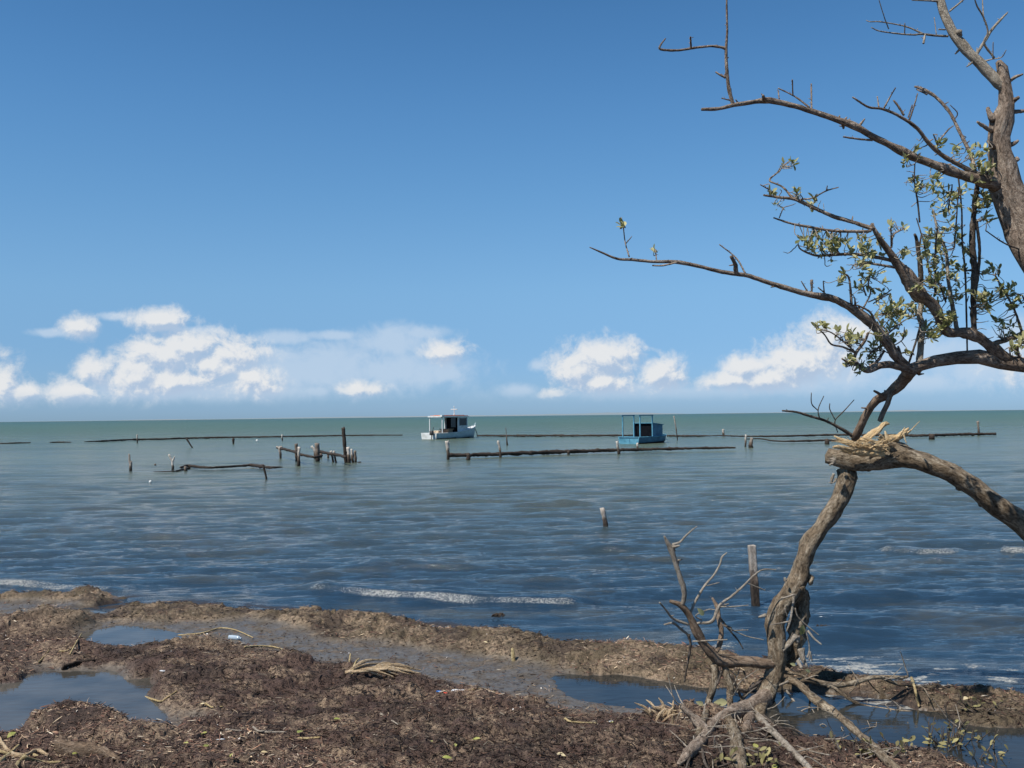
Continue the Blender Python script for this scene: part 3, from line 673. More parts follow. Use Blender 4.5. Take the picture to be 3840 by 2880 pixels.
# twiggy end of the low bough
mb = MB()
branch(S, mb, 'B', [(1400, 890, 30), (1280, 860, 26), (1200, 872, 23), (1130, 900, 22), (1070, 870, 17), (1040, 830, 14), (1050, 780, 12), (1110, 700, 10), (1135, 640, 8)], None, -.25, buds=5)
for q in ([(1130, 890, 12), (1200, 835, 12), (1245, 765, 9)], [(1050, 780, 9), (960, 740, 8), (880, 720, 7), (830, 650, 6), (765, 598, 4)], [(1040, 770, 7), (950, 690, 6), (880, 640, 5), (800, 615, 4)], [(1080, 870, 10), (1000, 850, 9), (955, 820, 6)], [(1150, 780, 9), (1230, 730, 8), (1300, 700, 6)], [(1260, 640, 8), (1200, 600, 8), (1150, 500, 8), (1060, 450, 7)],
          [(1280, 640, 6), (1380, 560, 5), (1470, 520, 4)], [(1300, 740, 5), (1380, 680, 4), (1385, 600, 3)], [(1260, 720, 8), (1270, 640, 7), (1230, 590, 7), (1190, 520, 6)], [(1200, 520, 6), (1280, 500, 5), (1360, 520, 5), (1450, 530, 4)], [(1170, 440, 5), (1230, 400, 4), (1290, 370, 3)]):
    branch(S, mb, 'B', q, None, random.uniform(-.2, .2), buds=4)
mb.build('branch', BARK_U, UT, uo)
# dropping limb that rests on the broken trunk
mb = MB()
branch(S, mb, 'B', [(1430, 905, 40), (1400, 945, 38), (1350, 1000, 34), (1270, 1070, 30), (1190, 1110, 30), (1135, 1180, 28), (1090, 1270, 26), (1060, 1340, 30), (1040, 1372, 26)], None, .45, rough=.2, knob=.2)
for q in ([(1330, 1020, 22), (1290, 1070, 20), (1265, 1140, 19), (1235, 1200, 18), (1215, 1252, 18)], [(1250, 1085, 12), (1215, 1065, 11), (1175, 1042, 7)], [(1250, 1070, 10), (1250, 1040, 6)], [(1145, 1165, 8), (1088, 1160, 5)], [(1500, 890, 16), (1480, 925, 12), (1520, 925, 4)]):
    branch(S, mb, 'B', q, None, random.uniform(-.05, .05))
mb.build('branch', BARK_R, UT, uo)
mb = MB()
branch(S, mb, 'B', [(1045, 1362, 14), (940, 1300, 12), (840, 1250, 10), (740, 1220, 10), (640, 1190, 8), (542, 1180, 7)], None, -.2, buds=6)
for q in ([(800, 1240, 5), (790, 1170, 4), (828, 1078, 3)], [(790, 1180, 4), (745, 1132, 4), (742, 1055, 3)], [(905, 1285, 5), (910, 1240, 4), (960, 1190, 4), (1038, 1105, 3)], [(905, 1240, 4), (870, 1170, 4), (870, 1130, 3)], [(925, 1330, 4), (910, 1290, 3)]):
    branch(S, mb, 'B', q, None, random.uniform(-.1, .1))
mb.build('branch', TWIG_D, UT, uo)
# pale upright and dark uprights
mb = MB()
branch(S, mb, 'B', [(1488, 870, 24), (1495, 770, 22), (1500, 680, 24), (1512, 600, 24), (1490, 520, 20), (1505, 440, 20), (1505, 400, 16)], None, .1, knob=.2)
branch(S, mb, 'A', [(1895, 1585, 12), (1870, 1450, 11), (1850, 1330, 9), (1840, 1200, 8), (1800, 1100, 6), (1780, 1000, 5)], None, .2, buds=4)
mb.build('branch', BARK_P, UT, uo)
mb = MB()
branch(S, mb, 'B', [(1500, 420, 20), (1500, 320, 18), (1500, 250, 18), (1490, 130, 17), (1470, 0, 14), (1455, -40, 10)], None, -.1)
mb.build('branch', TWIG_D, UT, uo); mb = MB()
branch(S, mb, 'B', [(1415, 855, 8), (1450, 750, 8), (1480, 650, 7), (1500, 560, 6)], None, -.1)
mb.build('branch', TWIG_D, UT, uo); mb = MB()
branch(S, mb, 'A', [(1710, 1200, 6), (1722, 1122, 4)], None, 0)
mb.build('branch', TWIG_D, UT, uo); mb = MB()
branch(S, mb, 'A', [(1975, 1620, 14), (1970, 1450, 14), (1978, 1300, 16), (1965, 1150, 15), (1975, 1000, 12), (1990, 880, 10), (2000, 840, 9)], None, -.1, knob=.3, buds=10)
mb.build('branch', TWIG_D, UT, uo); mb = MB()
branch(S, mb, 'A', [(1995, 1300, 7), (2000, 1180, 8), (1985, 1050, 8)], None, -.1)
mb.build('branch', TWIG_D, UT, uo); mb = MB()
branch(S, mb, 'A', [(1942, 1680, 4), (1938, 1500, 5), (1932, 1300, 5), (1918, 1150, 5), (1915, 1000, 4), (1900, 850, 4)], None, -.15, jit=.0)
mb.build('branch', TWIG_D, UT, uo); mb = MB()
branch(S, mb, 'A', [(1715, 1060, 5), (1705, 960, 5), (1690, 865, 4), (1692, 780, 3)], 6.4, -.1)
mb.build('branch', TWIG_D, UT, uo); mb = MB()
branch(S, mb, 'A', [(1790, 1400, 6), (1790, 1200, 5), (1800, 1080, 4)], None, -.1, buds=4)
mb.build('branch', TWIG_D, UT, uo); mb = MB()
for q in ([(1880, 1180, 5), (1890, 1050, 4), (1900, 900, 3)], [(1760, 1300, 5), (1740, 1180, 4), (1700, 1040, 3)], [(1840, 1440, 5), (1800, 1330, 4), (1770, 1250, 3)], [(1850, 1000, 4), (1870, 880, 3)], [(2212, 1195, 5), (2120, 1160, 4), (2030, 1100, 3)]):
    branch(S, mb, 'A', q, None, random.uniform(-.2, .2), buds=4); mb.build('branch', TWIG_D, UT, uo); mb = MB()
mb = MB()
branch(S, mb, 'B', [(1960, 740, 22), (2000, 720, 20), (2100, 685, 19), (2212, 640, 18), (2350, 560, 16)], None, .1, knob=.2, buds=3)
for q in ([(2200, 640, 10), (2140, 470, 8), (2060, 330, 7), (2010, 240, 6)], [(2230, 650, 9), (2240, 500, 8), (2200, 380, 6)], [(2180, 830, 9), (2170, 740, 8), (2230, 690, 6)], [(2120, 810, 6), (2110, 740, 5)], [(2300, 600, 9), (2280, 420, 8), (2330, 280, 6)]):
    branch(S, mb, 'B', q, None, random.uniform(-.2, .2), buds=4)
mb.build('branch', BARK_U, UT, uo)

def mat_leaf():
    M_, t, b = mat('grey_green_leaf', .55, .3)
    c = attr(t, 'tint').outputs['Fac']
    col = Mix(t, c, (.16, .17, .065), (.58, .54, .28))
    t.links.new(col, b.inputs['Base Color'])
    tr = N('ShaderNodeBsdfTranslucent', t); t.links.new(Mix(t, c, (.14, .18, .05), (.42, .42, .14)), tr.inputs[0])
    mx = N('ShaderNodeMixShader', t); mx.inputs[0].default_value = .38
    t.links.new(b.outputs[0], mx.inputs[1]); t.links.new(tr.outputs[0], mx.inputs[2])
    t.links.new(mx.outputs[0], t.nodes['Material Output'].inputs[0]); return M_
LEAF = mat_leaf()
def mat_dull():
    M_, t, b = mat('withered_leaf', .7, .2); c = attr(t, 'tint').outputs['Fac']
    t.links.new(Mix(t, c, (.035, .032, .014), (.26, .23, .10)), b.inputs['Base Color']); return M_
DULL = mat_dull()
class Leaves:
    def __init__(s): s.v = []; s.f = []; s.t = []; s.n = 0
    def leaf(s, p, d, up, L, w, tint):
        d = d / np.linalg.norm(d); sd = np.cross(d, up); sd /= (np.linalg.norm(sd) + 1e-9); nn = np.cross(sd, d)
        prof = [(0, .08), (.25, .6), (.55, 1.0), (.82, .75), (1.0, .05)]
        vs = []
        for a, q in prof:
            c = p + d * L * a - nn * (L * .12 * a * a)
            vs += [c - sd * w * q * .5 + nn * w * .14 * q, c, c + sd * w * q * .5 + nn * w * .14 * q]
        o = s.n
        for i in range(4):
            for k in (0, 1): a = o + i * 3 + k; s.f.append((a, a + 1, a + 4, a + 3))
        s.v += vs; s.n += len(vs); s.t += [tint] * len(vs)
    def build(s, name, parent, org, m_=None):
        me = bpy.data.meshes.new(name); me.from_pydata((np.array(s.v) - np.array(org)).tolist(), [], s.f)
        a = me.attributes.new('tint', 'FLOAT', 'POINT'); a.data.foreach_set('value', s.t)
        me.polygons.foreach_set('use_smooth', [True] * len(me.polygons)); me.materials.append(m_ or LEAF); me.update()
        o = bpy.data.objects.new(name, me); COL.objects.link(o)
        if parent: o.parent = parent
        else: o.location = org
        return o
LV = Leaves(); TW = MB()
CLU = [(1240, 1145, 70, 8), (1180, 1130, 36, 3), (1310, 1165, 45, 5), (1420, 1165, 55, 6), (1500, 1190, 55, 5), (1450, 1245, 60, 5), (1580, 1070, 22, 1), (1640, 1090, 16, 1), (1640, 1200, 28, 2),
       (1705, 735, 34, 2), (1640, 760, 26, 2), (1700, 865, 36, 3), (1780, 845, 38, 3), (1780, 910, 34, 2), (1890, 715, 26, 2), (2000, 755, 60, 7), (2020, 815, 50, 4), (1850, 955, 70, 7), (1950, 960, 80, 8), (2025, 950, 50, 5),
       (2040, 1040, 34, 2), (1800, 1060, 70, 5), (1870, 1110, 60, 5), (1760, 1180, 70, 6), (1830, 1220, 56, 5), (1880, 1280, 50, 5), (1770, 1290, 60, 5), (1740, 1240, 46, 3), (1840, 1410, 60, 5), (1780, 1350, 50, 4), (1830, 1500, 46, 4),
       (1800, 1560, 46, 4), (1760, 1580, 36, 3), (1560, 1490, 80, 8), (1640, 1470, 50, 4), (1690, 1490, 36, 2), (1340, 1320, 36, 3), (1420, 1345, 46, 3), (1400, 1605, 46, 4), (1590, 1620, 50, 3), (1115, 765, 16, 1), (1075, 772, 12, 1),
       (1130, 910, 20, 2), (1205, 965, 26, 2), (1040, 970, 18, 1), (1010, 900, 18, 1), (1805, 680, 20, 2), (2060, 1290, 46, 4), (2040, 1430, 36, 3), (2140, 1380, 40, 4), (2180, 1440, 46, 4), (2080, 1540, 36, 3), (2150, 1580, 46, 4), (460, 1190, 14, 1),
       (1900, 1400, 40, 3), (1730, 1440, 40, 3), (1480, 1330, 60, 3), (1700, 1350, 50, 3), (1960, 1200, 50, 3), (2010, 1420, 30, 2), (300, 1070, 10, 1), (1535, 1380, 40, 2), (1290, 1200, 40, 3), (1620, 1560, 50, 3)]
CLB = [(1045, 670, 50, 4), (1200, 735, 50, 4), (1300, 690, 36, 3), (1060, 850, 46, 3), (995, 835, 36, 3), (1170, 785, 46, 3), (1410, 780, 14, 1), (825, 585, 16, 2), (775, 600, 14, 1), (920, 620, 16, 1), (1600, 640, 50, 4), (1680, 540, 50, 3), (1900, 380, 36, 3), (1940, 460, 26, 2), (1290, 480, 60, 5), (1220, 640, 50, 3), (2130, 760, 30, 3), (2200, 700, 40, 3), (2090, 350, 50, 3)]
cl = [(2100 + a * .78662, b_ * .78662, c * .78662, n) for a, b_, c, n in CLU] + [(2640 + a * .5425, 900 + b_ * .5425, c * .5425, n) for a, b_, c, n in CLB]
rl = np.random.RandomState(21)
for (cx, cy, rad, n) in cl:
    d0 = S.near_img(cx, cy)
    for k in range(int(round(n * 2.1))):
        a = rl.rand() * 6.28; q = rad * math.sqrt(rl.rand())
        dd = d0 + rl.normal(0, .07)
        p = np.array(at(cx + q * math.cos(a), cy + q * math.sin(a), dd)[:])
        st, ds = S.near3(p)
        if ds > .55: continue
        mid = (st + p) / 2 + np.array([rl.normal(0, .02), rl.normal(0, .02), -.02 + .0 * ds])
        if ds > .015: tube(TW, [st, mid, p], [.0032, .0026, .0018], rough=.1)
        ax = p - mid; ax = ax / (np.linalg.norm(ax) + 1e-6) + np.array([0, 0, .9]); ax /= np.linalg.norm(ax)
        for j in range(rl.randint(3, 7)):
            v = ax * .8 + rl.normal(0, .55, 3); v /= np.linalg.norm(v)
            pp = p - ax * rl.rand() * .035
            L = rl.uniform(.028, .062)
            LV.leaf(pp, v, np.array([rl.normal(0, .6), rl.normal(-.3, .6), 1.0]), L, L * rl.uniform(.36, .5), min(1, max(0, rl.normal(.5, .28))))
# small bare side twigs through the crown
for k in range(330):
    cx, cy, rad, n = cl[rl.randint(len(cl))]
    x = cx + rl.normal(0, rad * 1.1); y = cy + rl.normal(0, rad * 1.1)
    p = np.array(at(x, y, S.near_img(x, y) + rl.normal(0, .08))[:]); st, ds = S.near3(p)
    if ds > .35 or ds < .03: continue
    mid = (st + p) / 2 + rl.normal(0, .015, 3)
    tube(TW, [st, mid, p], [.0034, .0028, .0016], rough=.2, jit=.3)
tw = TW.build('twig', TWIG_P, UT, uo)
LV.build('foliage', UT, uo)

# ---- the broken trunk arching out of the ground
DT = empty('broken_tree', tuple(onz(*zC(960, 1180), .05)))
tag(DT, 'snapped dead tree arching over the shore with pale splintered break', 'dead tree')
do = tuple(DT.location); dc = DT.location.y
K = Skel(); mb = MB()
branch(K, mb, 'C', [(905, 1300, 36), (930, 1210, 50), (965, 1130, 56), (1000, 1050, 57), (1020, 960, 57), (1022, 880, 56), (1015, 760, 62), (1012, 670, 67), (1055, 560, 73), (1120, 470, 73), (1165, 380, 68), (1190, 300, 65), (1215, 220, 63), (1262, 130, 63), (1325, 45, 62), (1395, -60, 60), (1465, -190, 62), (1490, -290, 65), (1490, -340, 67)], dc, .15, rough=.22, knob=.2, jit=.04)
# broad dark flank of the lower trunk
branch(K, mb, 'C', [(1150, 430, 60), (1195, 520, 52), (1190, 600, 48), (1172, 700, 44), (1150, 790, 46), (1140, 880, 40), (1080, 960, 36)], None, .06, rough=.5, knob=.6, jit=.12)
branch(K, mb, 'C', [(1210, 380, 36), (1255, 400, 22), (1240, 425, 16)], None, -.05, rough=.6)
mb.build('trunk', BARK_D, DT, do)
mb = MB()
branch(K, mb, 'E', [(-330, 360, 86), (-180, 395, 101), (0, 440, 106), (200, 420, 117), (400, 385, 135), (520, 360, 148), (650, 385, 135), (800, 430, 122), (1000, 510, 124), (1200, 595, 131), (1500, 770, 144), (1800, 975, 153), (2124, 1220, 166), (2500, 1600, 180), (2900, 2200, 198), (3200, 2900, 216)], dc + .12, -.3, rough=.24, knob=.15, jit=.04)
branch(K, mb, 'E', [(330, 300, 120), (420, 250, 112), (560, 290, 110), (760, 370, 100), (1000, 450, 90), (1250, 560, 80)], dc + .05, -.05, rough=.35, knob=.2, jit=.05, rag=.05)
branch(K, mb, 'E', [(170, 500, 60), (210, 545, 30)], None, 0, rough=.5)
branch(K, mb, 'E', [(1330, 720, 70), (1310, 790, 30)], None, 0, rough=.5)
branch(K, mb, 'E', [(1620, 930, 70), (1570, 985, 30)], None, 0, rough=.5)
FT = mb.build('fallen_trunk', BARK_D, DT, do)
# splintered break
mb = MB(); 
def splint(pts, dd=0., flat=.45):
    pts = [(1150 + (x_ - 1150) * 1.06, 600 + (y_ - 600) * 1.12, r_ * 1.0) for x_, y_, r_ in pts]
    branch(K, mb, 'D', pts, dc - .02 + dd, 0, rough=.55, knob=0, jit=.05, flat=flat, seg=8)
for q, d_ in (([(1180, 620, 90), (900, 585, 85), (700, 520, 66), (520, 470, 46), (390, 400, 12)], -.04), ([(1180, 680, 46), (800, 650, 50), (560, 590, 44), (400, 560, 26), (370, 580, 8)], -.06), ([(900, 660, 50), (600, 640, 30), (480, 620, 8)], -.02),
              ([(760, 500, 30), (950, 385, 50), (1080, 305, 52), (1190, 215, 44), (1262, 222, 6)], .02), ([(850, 500, 20), (1000, 400, 26), (1110, 310, 20), (1215, 180, 8)], -.02), ([(1250, 600, 60), (1060, 510, 26), (925, 435, 8)], -.05), ([(1240, 560, 40), (1000, 545, 22), (850, 510, 8)], -.06),
              ([(1260, 480, 60), (1210, 400, 26), (1185, 325, 8)], -.05), ([(1230, 440, 70), (1400, 405, 56), (1500, 340, 40), (1560, 280, 12)], .03), ([(1380, 440, 40), (1500, 370, 30), (1600, 310, 8)], .0), ([(1450, 400, 20), (1570, 330, 10), (1730, 180, 4)], 0),
              ([(1480, 380, 14), (1500, 440, 12), (1525, 510, 6)], -.04), ([(1400, 420, 24), (1460, 330, 16), (1500, 270, 5)], -.02), ([(1100, 440, 80), (1250, 480, 90), (1400, 470, 50)], .06)):
    splint(q, d_)
for k in range(75):
    x = rl.uniform(620, 1280); y = np.interp(x, [700, 1250], [540, 560]) + rl.normal(0, 45); L = rl.uniform(120, 300); a = math.radians(rl.normal(197, 16) if k % 4 else rl.normal(-35, 14))
    splint([(x, y, 9), (x + math.cos(a) * L * .5, y + math.sin(a) * L * .5 + rl.normal(0, 6), 8), (x + math.cos(a) * L, y + math.sin(a) * L, 2)], -.09 + rl.normal(0, .02), .6)
mb.build('splintered_wood', SPLINT, FT, do)
mb = MB()
for q in ([(360, 790, 50), (320, 795, 46), (290, 800, 24)], [(330, 760, 26), (250, 760, 8)], [(330, 800, 26), (225, 790, 6)], [(330, 830, 30), (260, 860, 8)], [(380, 560, 24), (315, 555, 18)], [(340, 1000, 20), (310, 1080, 26), (300, 1170, 14)], [(380, 1080, 20), (330, 1150, 14), (255, 1145, 6)]):
    branch(K, mb, 'D', q, dc - .03, 0, rough=.6, jit=.1); mb.build('weathered_end', TWIG_P, DT, do); mb = MB()
# left-hand limb and its bare branches
mb = MB()
branch(K, mb, 'C', [(1000, 965, 39), (940, 960, 39), (860, 950, 39), (740, 945, 40), (640, 938, 42), (590, 900, 37), (540, 840, 34), (490, 760, 30), (455, 680, 27), (420, 610, 24), (370, 565, 18), (308, 542, 10)], None, -.25, rough=.14, knob=.2)
branch(K, mb, 'C', [(605, 900, 14), (630, 860, 16), (645, 800, 18), (650, 740, 18), (630, 640, 16), (622, 580, 15), (590, 520, 7)], None, .1, rough=.2)
mb.build('branch', BARK_R, DT, do)
mb = MB()
branch(K, mb, 'C', [(385, 580, 14), (400, 530, 18), (403, 480, 19), (378, 390, 18), (345, 290, 17), (312, 190, 19), (290, 150, 12), (270, 108, 7)], None, -.1, rough=.2, knob=.3, buds=3)
for q in ([(325, 165, 10), (370, 150, 8), (400, 120, 7), (440, 80, 6), (488, 42, 3)], [(330, 180, 12), (372, 172, 5)], [(320, 195, 10), (345, 205, 5)], [(440, 630, 10), (480, 540, 8), (540, 440, 8), (600, 370, 7), (640, 300, 6), (655, 250, 6), (688, 218, 4)], [(555, 440, 4), (638, 418, 3)],
          [(440, 695, 10), (500, 690, 10), (590, 675, 13), (640, 570, 10), (720, 510, 9), (800, 440, 8), (870, 370, 6), (930, 332, 5), (1018, 332, 3)], [(830, 425, 5), (900, 452, 4), (948, 472, 3)], [(430, 700, 10), (330, 660, 9), (280, 600, 7), (238, 552, 6)],
          [(440, 775, 8), (380, 730, 9), (330, 690, 9), (268, 700, 5)], [(640, 580, 6), (720, 580, 5), (832, 570, 3)], [(645, 580, 8), (700, 560, 5)], [(460, 812, 6), (600, 805, 6), (692, 800, 4)], [(520, 670, 5), (480, 640, 4), (560, 600, 4), (610, 600, 3)], [(640, 690, 5), (800, 770, 4), (935, 802, 3)], [(720, 740, 4), (830, 735, 3)]):
    branch(K, mb, 'C', q, None, random.uniform(-.25, .15), rough=.15, buds=2)
mb.build('branch', TWIG_P, DT, do)
mb = MB()
for q in ([(430, 765, 12), (445, 830, 9), (435, 900, 8), (404, 1085, 6)], [(640, 650, 8), (700, 730, 7), (760, 800, 6), (797, 862, 4)], [(650, 700, 8), (720, 720, 5)], [(615, 900, 6), (740, 905, 4)]):
    branch(K, mb, 'C', q, None, random.uniform(-.1, .1), rough=.2)
mb.build('branch', TWIG_D, DT, do)
# roots and prop legs
def root(reg, lst, material, dd=-.2, **k):
    mb = MB()
    sep = material in (TWIG_D, TWIG_P)
    for i, q in enumerate(lst):
        q = [(x_, y_, r_ * 1.25) for x_, y_, r_ in q]
        branch(K, mb, reg, q, None, dd if i == 0 else random.uniform(-.12, .08), **k)
        if sep: mb.build('root', material, DT, do); mb = MB()
    if not sep: mb.build('root', material, DT, do)
root('C', [[(600, 965, 26), (612, 1040, 22), (592, 1130, 20), (562, 1230, 18), (540, 1320, 17), (500, 1430, 20)]], BARK_D, -.1, rough=.25)
root('C', [[(670, 960, 20), (690, 1050, 17), (712, 1120, 18), (705, 1200, 18), (715, 1300, 17), (700, 1400, 14)]], BARK_D, -.1, rough=.25)
root('C', [[(950, 1180, 50), (900, 1235, 58), (800, 1275, 42), (700, 1300, 38), (620, 1350, 34), (565, 1410, 33), (500, 1500, 28), (430, 1560, 24), (370, 1630, 12)], [(550, 1425, 28), (480, 1330, 22), (430, 1290, 18), (382, 1245, 12)], [(850, 1270, 34), (835, 1340, 28), (820, 1395, 24)], [(430, 1290, 8), (390, 1230, 4)]], BARK_U, -.7, rough=.2, knob=.3)
root('C', [[(890, 1310, 16), (1000, 1420, 20), (1100, 1520, 19), (1200, 1620, 19), (1290, 1720, 18)]], TWIG_P, -.6, rough=.12)
root('C', [[(930, 1310, 13), (1000, 1370, 12), (1100, 1410, 10), (1200, 1450, 6)], [(970, 1400, 7), (930, 1490, 5)], [(990, 1390, 6), (1140, 1400, 6), (1290, 1500, 4)]], TWIG_D, -.3)
root('C', [[(700, 1330, 30), (735, 1420, 36), (755, 1520, 38), (775, 1680, 40)]], BARK_D, -.3, rough=.3)
root('C', [[(870, 1095, 12), (790, 1200, 10), (740, 1250, 8)], [(930, 1060, 10), (840, 1140, 9), (770, 1130, 6)], [(720, 1040, 10), (780, 1180, 8), (800, 1230, 5)], [(650, 1010, 12), (620, 1100, 8)], [(800, 1010, 6), (820, 1060, 5)], [(480, 1440, 8), (450, 1560, 7), (400, 1700, 6)], [(600, 1440, 8), (650, 1560, 6)], [(690, 1430, 10), (720, 1560, 9), (745, 1700, 8)], [(520, 1500, 10), (540, 1620, 8), (600, 1700, 6)]], TWIG_D, -.1)
root('G', [[(270, 330, 26), (380, 322, 18), (500, 322, 20), (620, 350, 20), (750, 360, 18), (870, 338, 16), (980, 303, 15), (1100, 295, 14), (1240, 300, 12), (1290, 290, 6)], [(1070, 302, 7), (1180, 350, 7), (1290, 365, 6), (1400, 375, 5), (1460, 462, 4)], [(870, 345, 6), (850, 390, 5), (818, 425, 4)], [(960, 315, 5), (1010, 380, 4), (1060, 425, 3)], [(240, 250, 14), (400, 270, 10), (480, 300, 6)]], BARK_D, -.1, rough=.2)
root('G', [[(340, 320, 24), (420, 355, 22), (500, 430, 25), (600, 510, 27), (720, 600, 28), (840, 700, 30), (950, 800, 31), (1060, 900, 30), (1150, 990, 26), (1240, 1060, 18)], [(815, 690, 9), (830, 740, 10), (870, 800, 10), (900, 870, 7)], [(565, 490, 6), (568, 570, 4)]], BARK_D, -.75, rough=.22, knob=.2)
root('G', [[(640, 365, 12), (700, 380, 12), (780, 440, 12), (900, 512, 11), (1060, 545, 10), (1250, 566, 9), (1380, 578, 7), (1480, 570, 5), (1700, 560, 3)], [(1400, 580, 5), (1600, 610, 5), (1688, 700, 5), (1692, 860, 5)], [(1065, 550, 5), (1040, 620, 5), (1033, 690, 3)], [(1145, 562, 6), (1180, 610, 6), (1188, 670, 4)], [(1255, 572, 6), (1290, 610, 6), (1285, 665, 4)]], BARK_D, -.3, rough=.2)
root('G', [[(285, 400, 8), (288, 480, 8), (292, 545, 7)], [(488, 350, 7), (510, 480, 7), (516, 610, 6)]], TWIG_D, -.05)
root('G', [[(310, 395, 8), (380, 490, 7), (455, 585, 5)], [(190, 440, 9), (215, 510, 9), (243, 555, 8)], [(220, 380, 8), (330, 330, 8)], [(740, 870, 8), (790, 840, 8), (900, 850, 6)], [(960, 870, 8), (1020, 900, 7), (1100, 960, 6)]], TWIG_P, -.1)
# spray of thin dead twigs springing from the roots
mb = MB(); q3 = [q for q, i_ in zip(K.q, K.p) if i_[1] > 2520 and 2540 < i_[0] < 3700]
for i in range(38):
    s_ = q3[rl.randint(len(q3))]; v = rl.normal(0, 1, 3); v[2] = abs(v[2]) * .7 + .1; v /= np.linalg.norm(v); L = rl.uniform(.06, .30)
    e_ = s_ + v * L; m_ = (s_ + e_) / 2 + rl.normal(0, .02, 3)
    tube(mb, [s_, m_, e_], [.006, .004, .002], rough=.2, jit=.2)
    if rl.rand() < .5: e2 = m_ + rl.normal(0, .06, 3) + [0, 0, .03]; tube(mb, [m_, (m_ + e2) / 2, e2], [.004, .003, .002], rough=.2)
mb.build('root_twig', TWIG_P, DT, do)['kind'] = 'stuff'
# hanging strands of dead shoots
mb = MB()
for q in ([(1140, 495, 8), (1125, 600, 8), (1110, 680, 7), (1088, 745, 5)], [(1145, 590, 6), (1165, 650, 6), (1230, 712, 5), (1305, 772, 4)], [(1230, 740, 8), (1270, 790, 8), (1322, 834, 5)], [(1215, 730, 5), (1238, 840, 5), (1240, 940, 4)], [(1062, 522, 6), (1100, 512, 7), (1140, 498, 7)], [(1105, 678, 6), (1040, 692, 5), (980, 700, 3)],
          [(1150, 770, 26), (1110, 820, 20), (1060, 870, 16), (1000, 935, 10)], [(1150, 780, 26), (1165, 820, 14)], [(1075, 590, 4), (1095, 650, 4)], [(1240, 880, 8), (1225, 920, 5)], [(1245, 880, 8), (1258, 945, 4)], [(1065, 860, 10), (1070, 800, 6)], [(1180, 860, 22), (1200, 940, 16), (1225, 985, 10)], [(1080, 410, 10), (1075, 385, 7)], [(950, 635, 16), (900, 650, 6)], [(1160, 940, 12), (1190, 990, 10)]):
    branch(K, mb, 'C', q, (K.near_img(2340 + q[0][0] * .5606, 1950 + q[0][1] * .5606) - .12), random.uniform(-.06, .02), rough=.3); mb.build('dead_shoot', TWIG_P, DT, do); mb = MB()
LD = Leaves()
def lf_at(reg, x, y, L, ang, tint, d, tilt=.2):
    x0, y0, s = RG[reg]; p = at(x0 + x * s, y0 + y * s, d)
    v = np.array([math.cos(ang), tilt, -math.sin(ang)]); LD.leaf(np.array(p[:]), v, np.array([.1, -1, .3]), L, L * .5, tint)
lf_at('C', 1200, 700, .085, 1.7, .55, dc - .25); lf_at('C', 1185, 705, .075, 1.4, .35, dc - .26)
for x, y, L, a, tn in ((490, 590, .08, .8, .8), (600, 1220, .11, .05, 1.0), (480, 1215, .07, .4, .9), (770, 1500, .06, 1.3, .9), (860, 1540, .06, .4, .9), (985, 1590, .07, 1.2, .9), (880, 1370, .06, 2.2, .8), (640, 1560, .07, 1.1, .9), (540, 1640, .06, 1.3, .7), (1210, 1000, .05, .4, .9), (1110, 960, .05, .3, .9)):
    LD.build('leaf', DT, do); LD = Leaves(); lf_at('C', x, y, L, a, tn, dc - .35 - (.4 if y > 1300 else 0))
LD.build('leaf', DT, do)

# ------------------------------------------------------------------ posts and rails standing in the sea
def sea_post(label, pts, r, pale=0, cat='post', name='sea_post', group=None, zref=None, src='F', twig=None, sub=.35, wet=False):
    """pts: image polyline bottom (at the water) to top; r in image px"""
    x0, y0, s = src
    I = [(x0 + a * s, y0 + b_ * s) for a, b_ in pts]
    base = onz(*I[0], 0); d = base.y
    P_ = [base + Vector((0, 0, -sub))] + [at(a, b_, d) for a, b_ in I]
    rr = [q * s / FPX * d for q in (r if isinstance(r, (list, tuple)) else [r] * len(I))]
    mb = MB(); Lt = sum((P_[i + 1] - P_[i]).length for i in range(1, len(P_) - 1))
    # square-ish weathered post with a slightly ragged top
    tube(mb, [p[:] for p in P_[:2]], [rr[0]] * 2, rough=.1, hf=(0, .0), cap=True, seg=8)
    tube(mb, [p[:] for p in P_[1:]], rr, rough=.28, knob=.2, jit=.06, hf=(0.05, .3 if wet else 1), seg=8, rag=rr[-1] * .8)
    for q in (twig or []):
        T_ = [at(x0 + a * s, y0 + b_ * s, d) for a, b_, *_ in q]; tr = [k[2] * s / FPX * d for k in q]
        tube(mb, [p[:] for p in T_], tr, rough=.3, hf=(.7, 1), seg=6, jit=.1)
    o = mb.build(name, POST, None, tuple(base), extra=pale)
    tag(o, label, cat, group)
    return o
def rail(label, pts, r, src, z=.12, cat='rail', group=None, sag=.0, name='wooden_rail', pale=0):
    x0, y0, s = src
    P_ = [onz(x0 + a * s, y0 + b_ * s, z) for a, b_ in pts]
    rr = [(r if not isinstance(r, (list, tuple)) else r[i]) * s / FPX * P_[i].y for i in range(len(P_))]
    mb = MB(); tube(mb, [p[:] for p in P_], rr, rough=.3, knob=.25, jit=.10, hf=(.1, .1), seg=8)
    o = mb.build(name, POST, None, tuple(P_[0]), extra=pale); tag(o, label, cat, group); return o
S4 = (400, 1550, .4747); S8 = (0, 1550, .4521); S5 = (1500, 1480, .5877); S6 = (2600, 1500, .5606)
GP = 'weathered wooden posts standing in the shallow sea'; GR = 'dark wooden rails of the old pens in the sea'
sp_ = lambda *a, **k: sea_post(*a, group=GP, **k)
sp_('stubby dark stake with a thin pale spike, farthest left stake of the nearer row', [(190, 452), (190, 385)], [11, 11], .4, src=S4, twig=[[(183, 390, 8), (180, 350, 8), (178, 320, 6)]])
